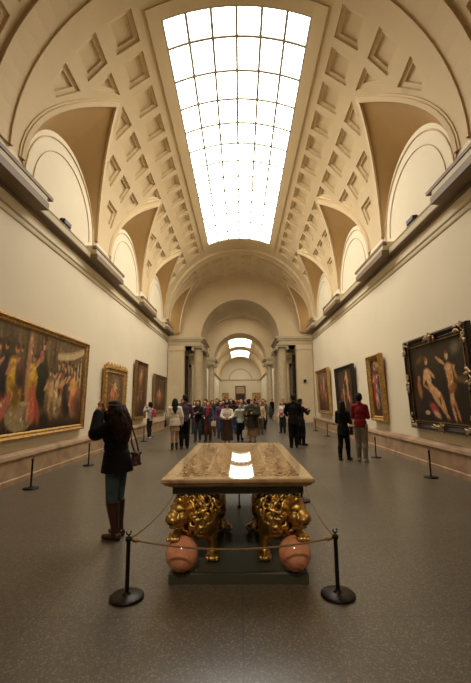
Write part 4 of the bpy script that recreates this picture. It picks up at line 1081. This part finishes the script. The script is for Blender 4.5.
# people behind the table
pwt = person('black-haired woman in white blouse and dark brown skirt just behind the table', (-.52, 14.6), 1.58, 180, top=(218, 206, 190), bottom=.1, bcol=(66, 46, 34), shoe=BK, hair='long', hcol=(18, 14, 14), vox=.0125, wide=1.1,
             L=((-.14, .05, .66), (-.06, .13, .62)), Rr=((.14, .05, .66), (.06, .13, .62)))
hatb = Blob(); hatb.ell((0, -.01, .972*1.58), (.074*1.58, .078*1.58, .036*1.58)); hatb.ell((0, .0, .956*1.58), (.078*1.58, .084*1.58, .014*1.58)); link('beret', hatb.mesh('beret', .012, 2, [cloth((18, 16, 18))]), pwt)
pt = person('person in pale mint top and black trousers reading a sheet behind the table', (-.03, 15.6), 1.52, 176, top=(168, 186, 172), bcol=BK, shoe=BK, hair='short', hcol=(92, 70, 52), vox=.0125, L=((-.13, .07, .7), (-.09, .17, .72)), Rr=((.13, .07, .7), (.09, .17, .72)), fleece=.01)
pg = person('stout grey-haired person in olive poncho and tan skirt facing left', (.46, 15.0), 1.66, 150, top=(54, 50, 36), hem=.36, bottom=.16, bcol=(134, 104, 72), shoe=(50, 38, 30), hair='bob', hcol=(120, 100, 88), vox=.0125, wide=1.35, fleece=.035,
            L=((-.15, .03, .66), (-.09, .13, .68)), Rr=((.15, .05, .66), (.08, .16, .66)))
bag('satchel', 'dark satchel at side of the person in olive poncho', 'bag', pg, 1.66, (-.22, .02, .50), (.06, .13, .13), (34, 28, 22), [(0, -.1, .1), (.02, -.04, .34), (.1, -.03, .5), (.02, .05, .34), (0, .1, .1)])
pm2 = MB(); n = 8
for i in range(n):
    a0 = -.19+.38*i/n; a1 = -.19+.38*(i+1)/n; z0 = .035*abs(math.sin(i*PI/2)); z1 = .035*abs(math.sin((i+1)*PI/2))
    pm2.add([(a0, z0, -.13), (a1, z1, -.13), (a1, z1, .13), (a0, z0, .13), (a0, z0+.003, -.13), (a1, z1+.003, -.13), (a1, z1+.003, .13), (a0, z0+.003, .13)], [(0, 1, 2, 3), (7, 6, 5, 4), (0, 4, 5, 1), (3, 2, 6, 7), (0, 3, 7, 4), (1, 5, 6, 2)])
o = pm2.build('folded_map', mat('paper', (226, 218, 200), .7, var=.04)); q = world_at(pt, (0, .235, .74), 1.52); o.location = q; o.rotation_euler = (math.radians(-25), 0, pt.rotation_euler.z); tag(o, 'white unfolded sheet held open by the person in mint top', 'map')
bag('carrier_bag', 'white square carrier bag hanging low behind the table edge', 'bag', pt, 1.52, (-.15, .06, .2), (.14, .06, .15), (232, 226, 214), [(0, -.05, .13), (0, -.02, .3), (0, .02, .3), (0, .05, .13)])
# right of the table
pbm = person('man in black suit seen from behind, right of the table', (1.84, 13.4), 1.84, 4, top=(15, 14, 15), hem=.44, bcol=(16, 15, 16), shoe=(18, 16, 16), hair='short', hcol=(22, 18, 17), vox=.0115, wide=1.2, L=((-.15, .03, .655), (-.10, .11, .6)), Rr=((.15, .03, .655), (.1, .11, .6)))
pbw = person('person in dark coat gesturing, half hidden by the man in black suit', (2.2, 14.1), 1.68, -60, top=(24, 22, 23), hem=.42, bcol=(22, 20, 21), hair='short', hcol=(30, 22, 18), vox=.013, L=((-.12, .12, .7), (-.04, .22, .77)), Rr=((.13, .09, .68), (.06, .2, .74)))
pwr = person('person in white shirt with red bag, left of the man in black suit', (2.12, 19.4), 1.62, 150, top=(206, 196, 184), bcol=(30, 27, 30), hair='bob', hcol=(110, 74, 50), vox=.014)
bag('shoulder_bag', 'bright red bag on the person in white shirt', 'bag', pwr, 1.62, (-.02, .125, .60), (.1, .045, .09), (176, 36, 34), [(-.08, 0, .07), (-.1, -.06, .3), (-.06, -.16, .4)])

# the crowd down the hall: (x pixel-free position X, Y, height, heading, top, lower, hair, kind)
NAMES = [((120, 28, 34), 'crimson'), ((22, 20, 22), 'black'), ((210, 204, 194), 'white'), ((70, 84, 110), 'slate blue'), ((96, 84, 60), 'khaki'), ((64, 40, 34), 'dark brown'), ((150, 140, 128), 'light grey'), ((40, 52, 44), 'dark green'), ((176, 120, 110), 'salmon pink'), ((44, 46, 70), 'navy'), ((150, 64, 40), 'rust orange'), ((104, 102, 104), 'mid grey'), ((130, 150, 150), 'pale teal'), ((186, 164, 128), 'sand'), ((96, 60, 90), 'mauve')]
LOW = [((24, 22, 26), 'black'), ((58, 68, 88), 'blue'), ((92, 74, 56), 'brown'), ((120, 112, 100), 'grey')]
HCOL = [((28, 20, 17), 'dark'), ((110, 78, 50), 'fair'), ((72, 46, 30), 'brown'), ((150, 140, 130), 'grey')]
crowd = [(-2.65, 17.3, 1.72, 200, 1, 0, 0, 'short'), (-2.35, 19.5, 1.66, 170, 2, 1, 0, 'long'), (-1.95, 21.5, 1.74, 20, 7, 0, 2, 'short'), (-1.15, 18.4, 1.75, 190, 7, 2, 0, 'short'), (-1.55, 24.5, 1.63, 160, 6, 1, 1, 'bob'),
         (-.95, 20.5, 1.68, 185, 5, 1, 2, 'long'), (-.72, 24.0, 1.72, 0, 0, 0, 0, 'short'), (-.35, 18.9, 1.66, 10, 1, 1, 0, 'bun'), (-.3, 22.6, 1.74, 180, 0, 2, 1, 'short'), (.02, 20.2, 1.70, 175, 3, 0, 3, 'short'), (.25, 25.5, 1.66, 0, 9, 1, 0, 'ponytail'),
         (.45, 19.8, 1.72, 10, 5, 0, 2, 'short'), (.75, 22.4, 1.69, 200, 11, 1, 0, 'bob'), (.95, 18.5, 1.60, 185, 13, 2, 1, 'long'), (1.15, 24.8, 1.74, 170, 1, 3, 2, 'short'), (-2.9, 26.5, 1.70, 90, 10, 0, 0, 'short'), (-2.3, 27.5, 1.66, 180, 4, 1, 2, 'bob'),
         (-1.25, 28.5, 1.76, 10, 9, 3, 0, 'short'), (-.6, 30.5, 1.68, 0, 8, 0, 1, 'long'), (.0, 29.5, 1.72, 180, 10, 1, 2, 'short'), (.55, 28.8, 1.70, 0, 2, 3, 0, 'short'), (1.3, 30, 1.66, 190, 0, 1, 2, 'ponytail'), (1.75, 27, 1.70, 20, 12, 0, 3, 'short'),
         (2.55, 33.5, 1.32, 180, 3, 2, 1, 'bob'), (2.95, 35.5, 1.78, 190, 1, 1, 2, 'short'), (3.5, 36.2, 1.74, 170, 9, 0, 0, 'short'), (-2.0, 34, 1.72, 0, 11, 2, 0, 'short'), (-.2, 36, 1.7, 180, 5, 3, 1, 'bob'), (.9, 37, 1.72, 0, 6, 0, 0, 'short'), (-1.1, 38, 1.74, 180, 14, 0, 2, 'short'), (1.7, 39.5, 1.7, 10, 4, 0, 0, 'short'), (-.9, 16.9, 1.64, 200, 14, 1, 0, 'long'),
         (.35, 17.2, 1.70, 0, 6, 2, 0, 'short'), (.2, 43, 1.74, 0, 13, 0, 0, 'short'), (-.5, 46, 1.7, 180, 0, 3, 0, 'bob'), (1.05, 47, 1.72, 0, 7, 1, 1, 'short'), (2.35, 43, 1.72, 180, 11, 0, 1, 'short'), (-1.8, 44, 1.7, 0, 8, 1, 2, 'short'),
         (-1.75, 18.6, 1.7, 170, 11, 0, 0, 'short'), (-1.5, 20.0, 1.66, 190, 4, 0, 0, 'long'), (-.55, 21.6, 1.76, 180, 9, 2, 2, 'short'), (.3, 23.6, 1.72, 185, 1, 2, 3, 'short'), (.62, 20.9, 1.64, 10, 8, 1, 0, 'ponytail'), (1.25, 21.2, 1.73, 180, 4, 0, 2, 'short'), (1.0, 26.8, 1.76, 0, 3, 0, 0, 'short'), (-1.1, 26.2, 1.7, 0, 13, 1, 0, 'short'),
         (-.15, 27, 1.75, 180, 7, 1, 0, 'short'), (-1.75, 30.5, 1.74, 180, 0, 0, 2, 'short'), (.25, 32, 1.7, 0, 1, 3, 1, 'bob'), (.85, 33.5, 1.76, 180, 10, 3, 0, 'short'), (-.7, 34, 1.72, 0, 5, 1, 0, 'short'), (-1.35, 33, 1.7, 180, 2, 0, 2, 'bob'), (2.75, 24.5, 1.75, 185, 7, 3, 0, 'short')]
for (x, y, hh, fc, a, lo, hc, kind) in crowd:
    desc = 'distant visitor in %s top, %s %s and %s %s' % (NAMES[a][1], LOW[lo][1], 'trousers', HCOL[hc][1], {'short': 'short hair', 'long': 'long hair', 'bob': 'bobbed hair', 'bun': 'hair in a bun', 'ponytail': 'ponytail'}[kind])
    desc += ' facing camera' if 120 < fc < 240 else ' facing away'
    person(desc, (x, y), hh, fc, top=NAMES[a][0], bcol=LOW[lo][0], hair=kind, hcol=HCOL[hc][0], vox=.017 if y < 26 else .022, grp='crowd of visitors down the hall', shoe=(30, 25, 22), fleece=.004)
#PEOPLE_END

# ------------------------------------------------------------------ light, world, camera
def area_light(name, loc, rot, sx, sy, power, col):
    l = bpy.data.lights.new(name, 'AREA'); l.shape = 'RECTANGLE'; l.size, l.size_y = sx, sy; l.energy = power; l.color = col
    o = link(name, l); o.location = loc; o.rotation_euler = rot; return o
def spot(name, loc, aim, power, ang, col, size=.15, blend=.5):
    l = bpy.data.lights.new(name, 'SPOT'); l.energy = power; l.spot_size = math.radians(ang); l.spot_blend = blend; l.color = col; l.shadow_soft_size = size
    o = link(name, l); o.location = loc; o.rotation_euler = (Vector(aim)-Vector(loc)).to_track_quat('-Z', 'Y').to_euler(); return o
spot('ceiling_spotlight', (-.5, -1.2, 6.2), (-.05, 4.2, .5), 330, 25, (1, .84, .62))
w = bpy.data.worlds.new('world'); SC.world = w; w.use_nodes = True
w.node_tree.nodes['Background'].inputs[0].default_value = (1, .86, .66, 1); w.node_tree.nodes['Background'].inputs[1].default_value = .0

f = 375.; pit = math.atan(59.5/f); yaw = math.atan(4.5/f); roll = math.radians(.5)
def ray(x, y):
    a = (x-235.5)/f; b = (341.5-y)/f
    c, s = math.cos(-roll), math.sin(-roll); a, b = a*c-b*s, a*s+b*c
    X, Y, Z = a, math.cos(pit)-b*math.sin(pit), b*math.cos(pit)+math.sin(pit)
    c, s = math.cos(yaw), math.sin(yaw)
    return Vector((X*c-Y*s, X*s+Y*c, Z))
fw = ray(235.5, 341.5).normalized(); rt = (ray(236.5, 341.5)-ray(235.5, 341.5)).normalized(); up = rt.cross(fw)
cam = bpy.data.cameras.new('camera'); co = link('camera', cam)
cam.sensor_fit = 'VERTICAL'; cam.sensor_height = 24; cam.lens = 24*f/683; cam.clip_start = .05; cam.clip_end = 300
M = Matrix((rt, up, -fw)).transposed().to_4x4(); M.translation = Vector((0, 0, H)); co.matrix_world = M
SC.camera = co
vs = SC.view_settings; vs.view_transform = 'Standard'; vs.look = 'None'; vs.gamma = 1; vs.use_curve_mapping = False; vs.exposure = .97
SC.cycles.use_denoising = True; SC.cycles.max_bounces = 10; SC.cycles.diffuse_bounces = 6
SC.cycles.sample_clamp_indirect = 6
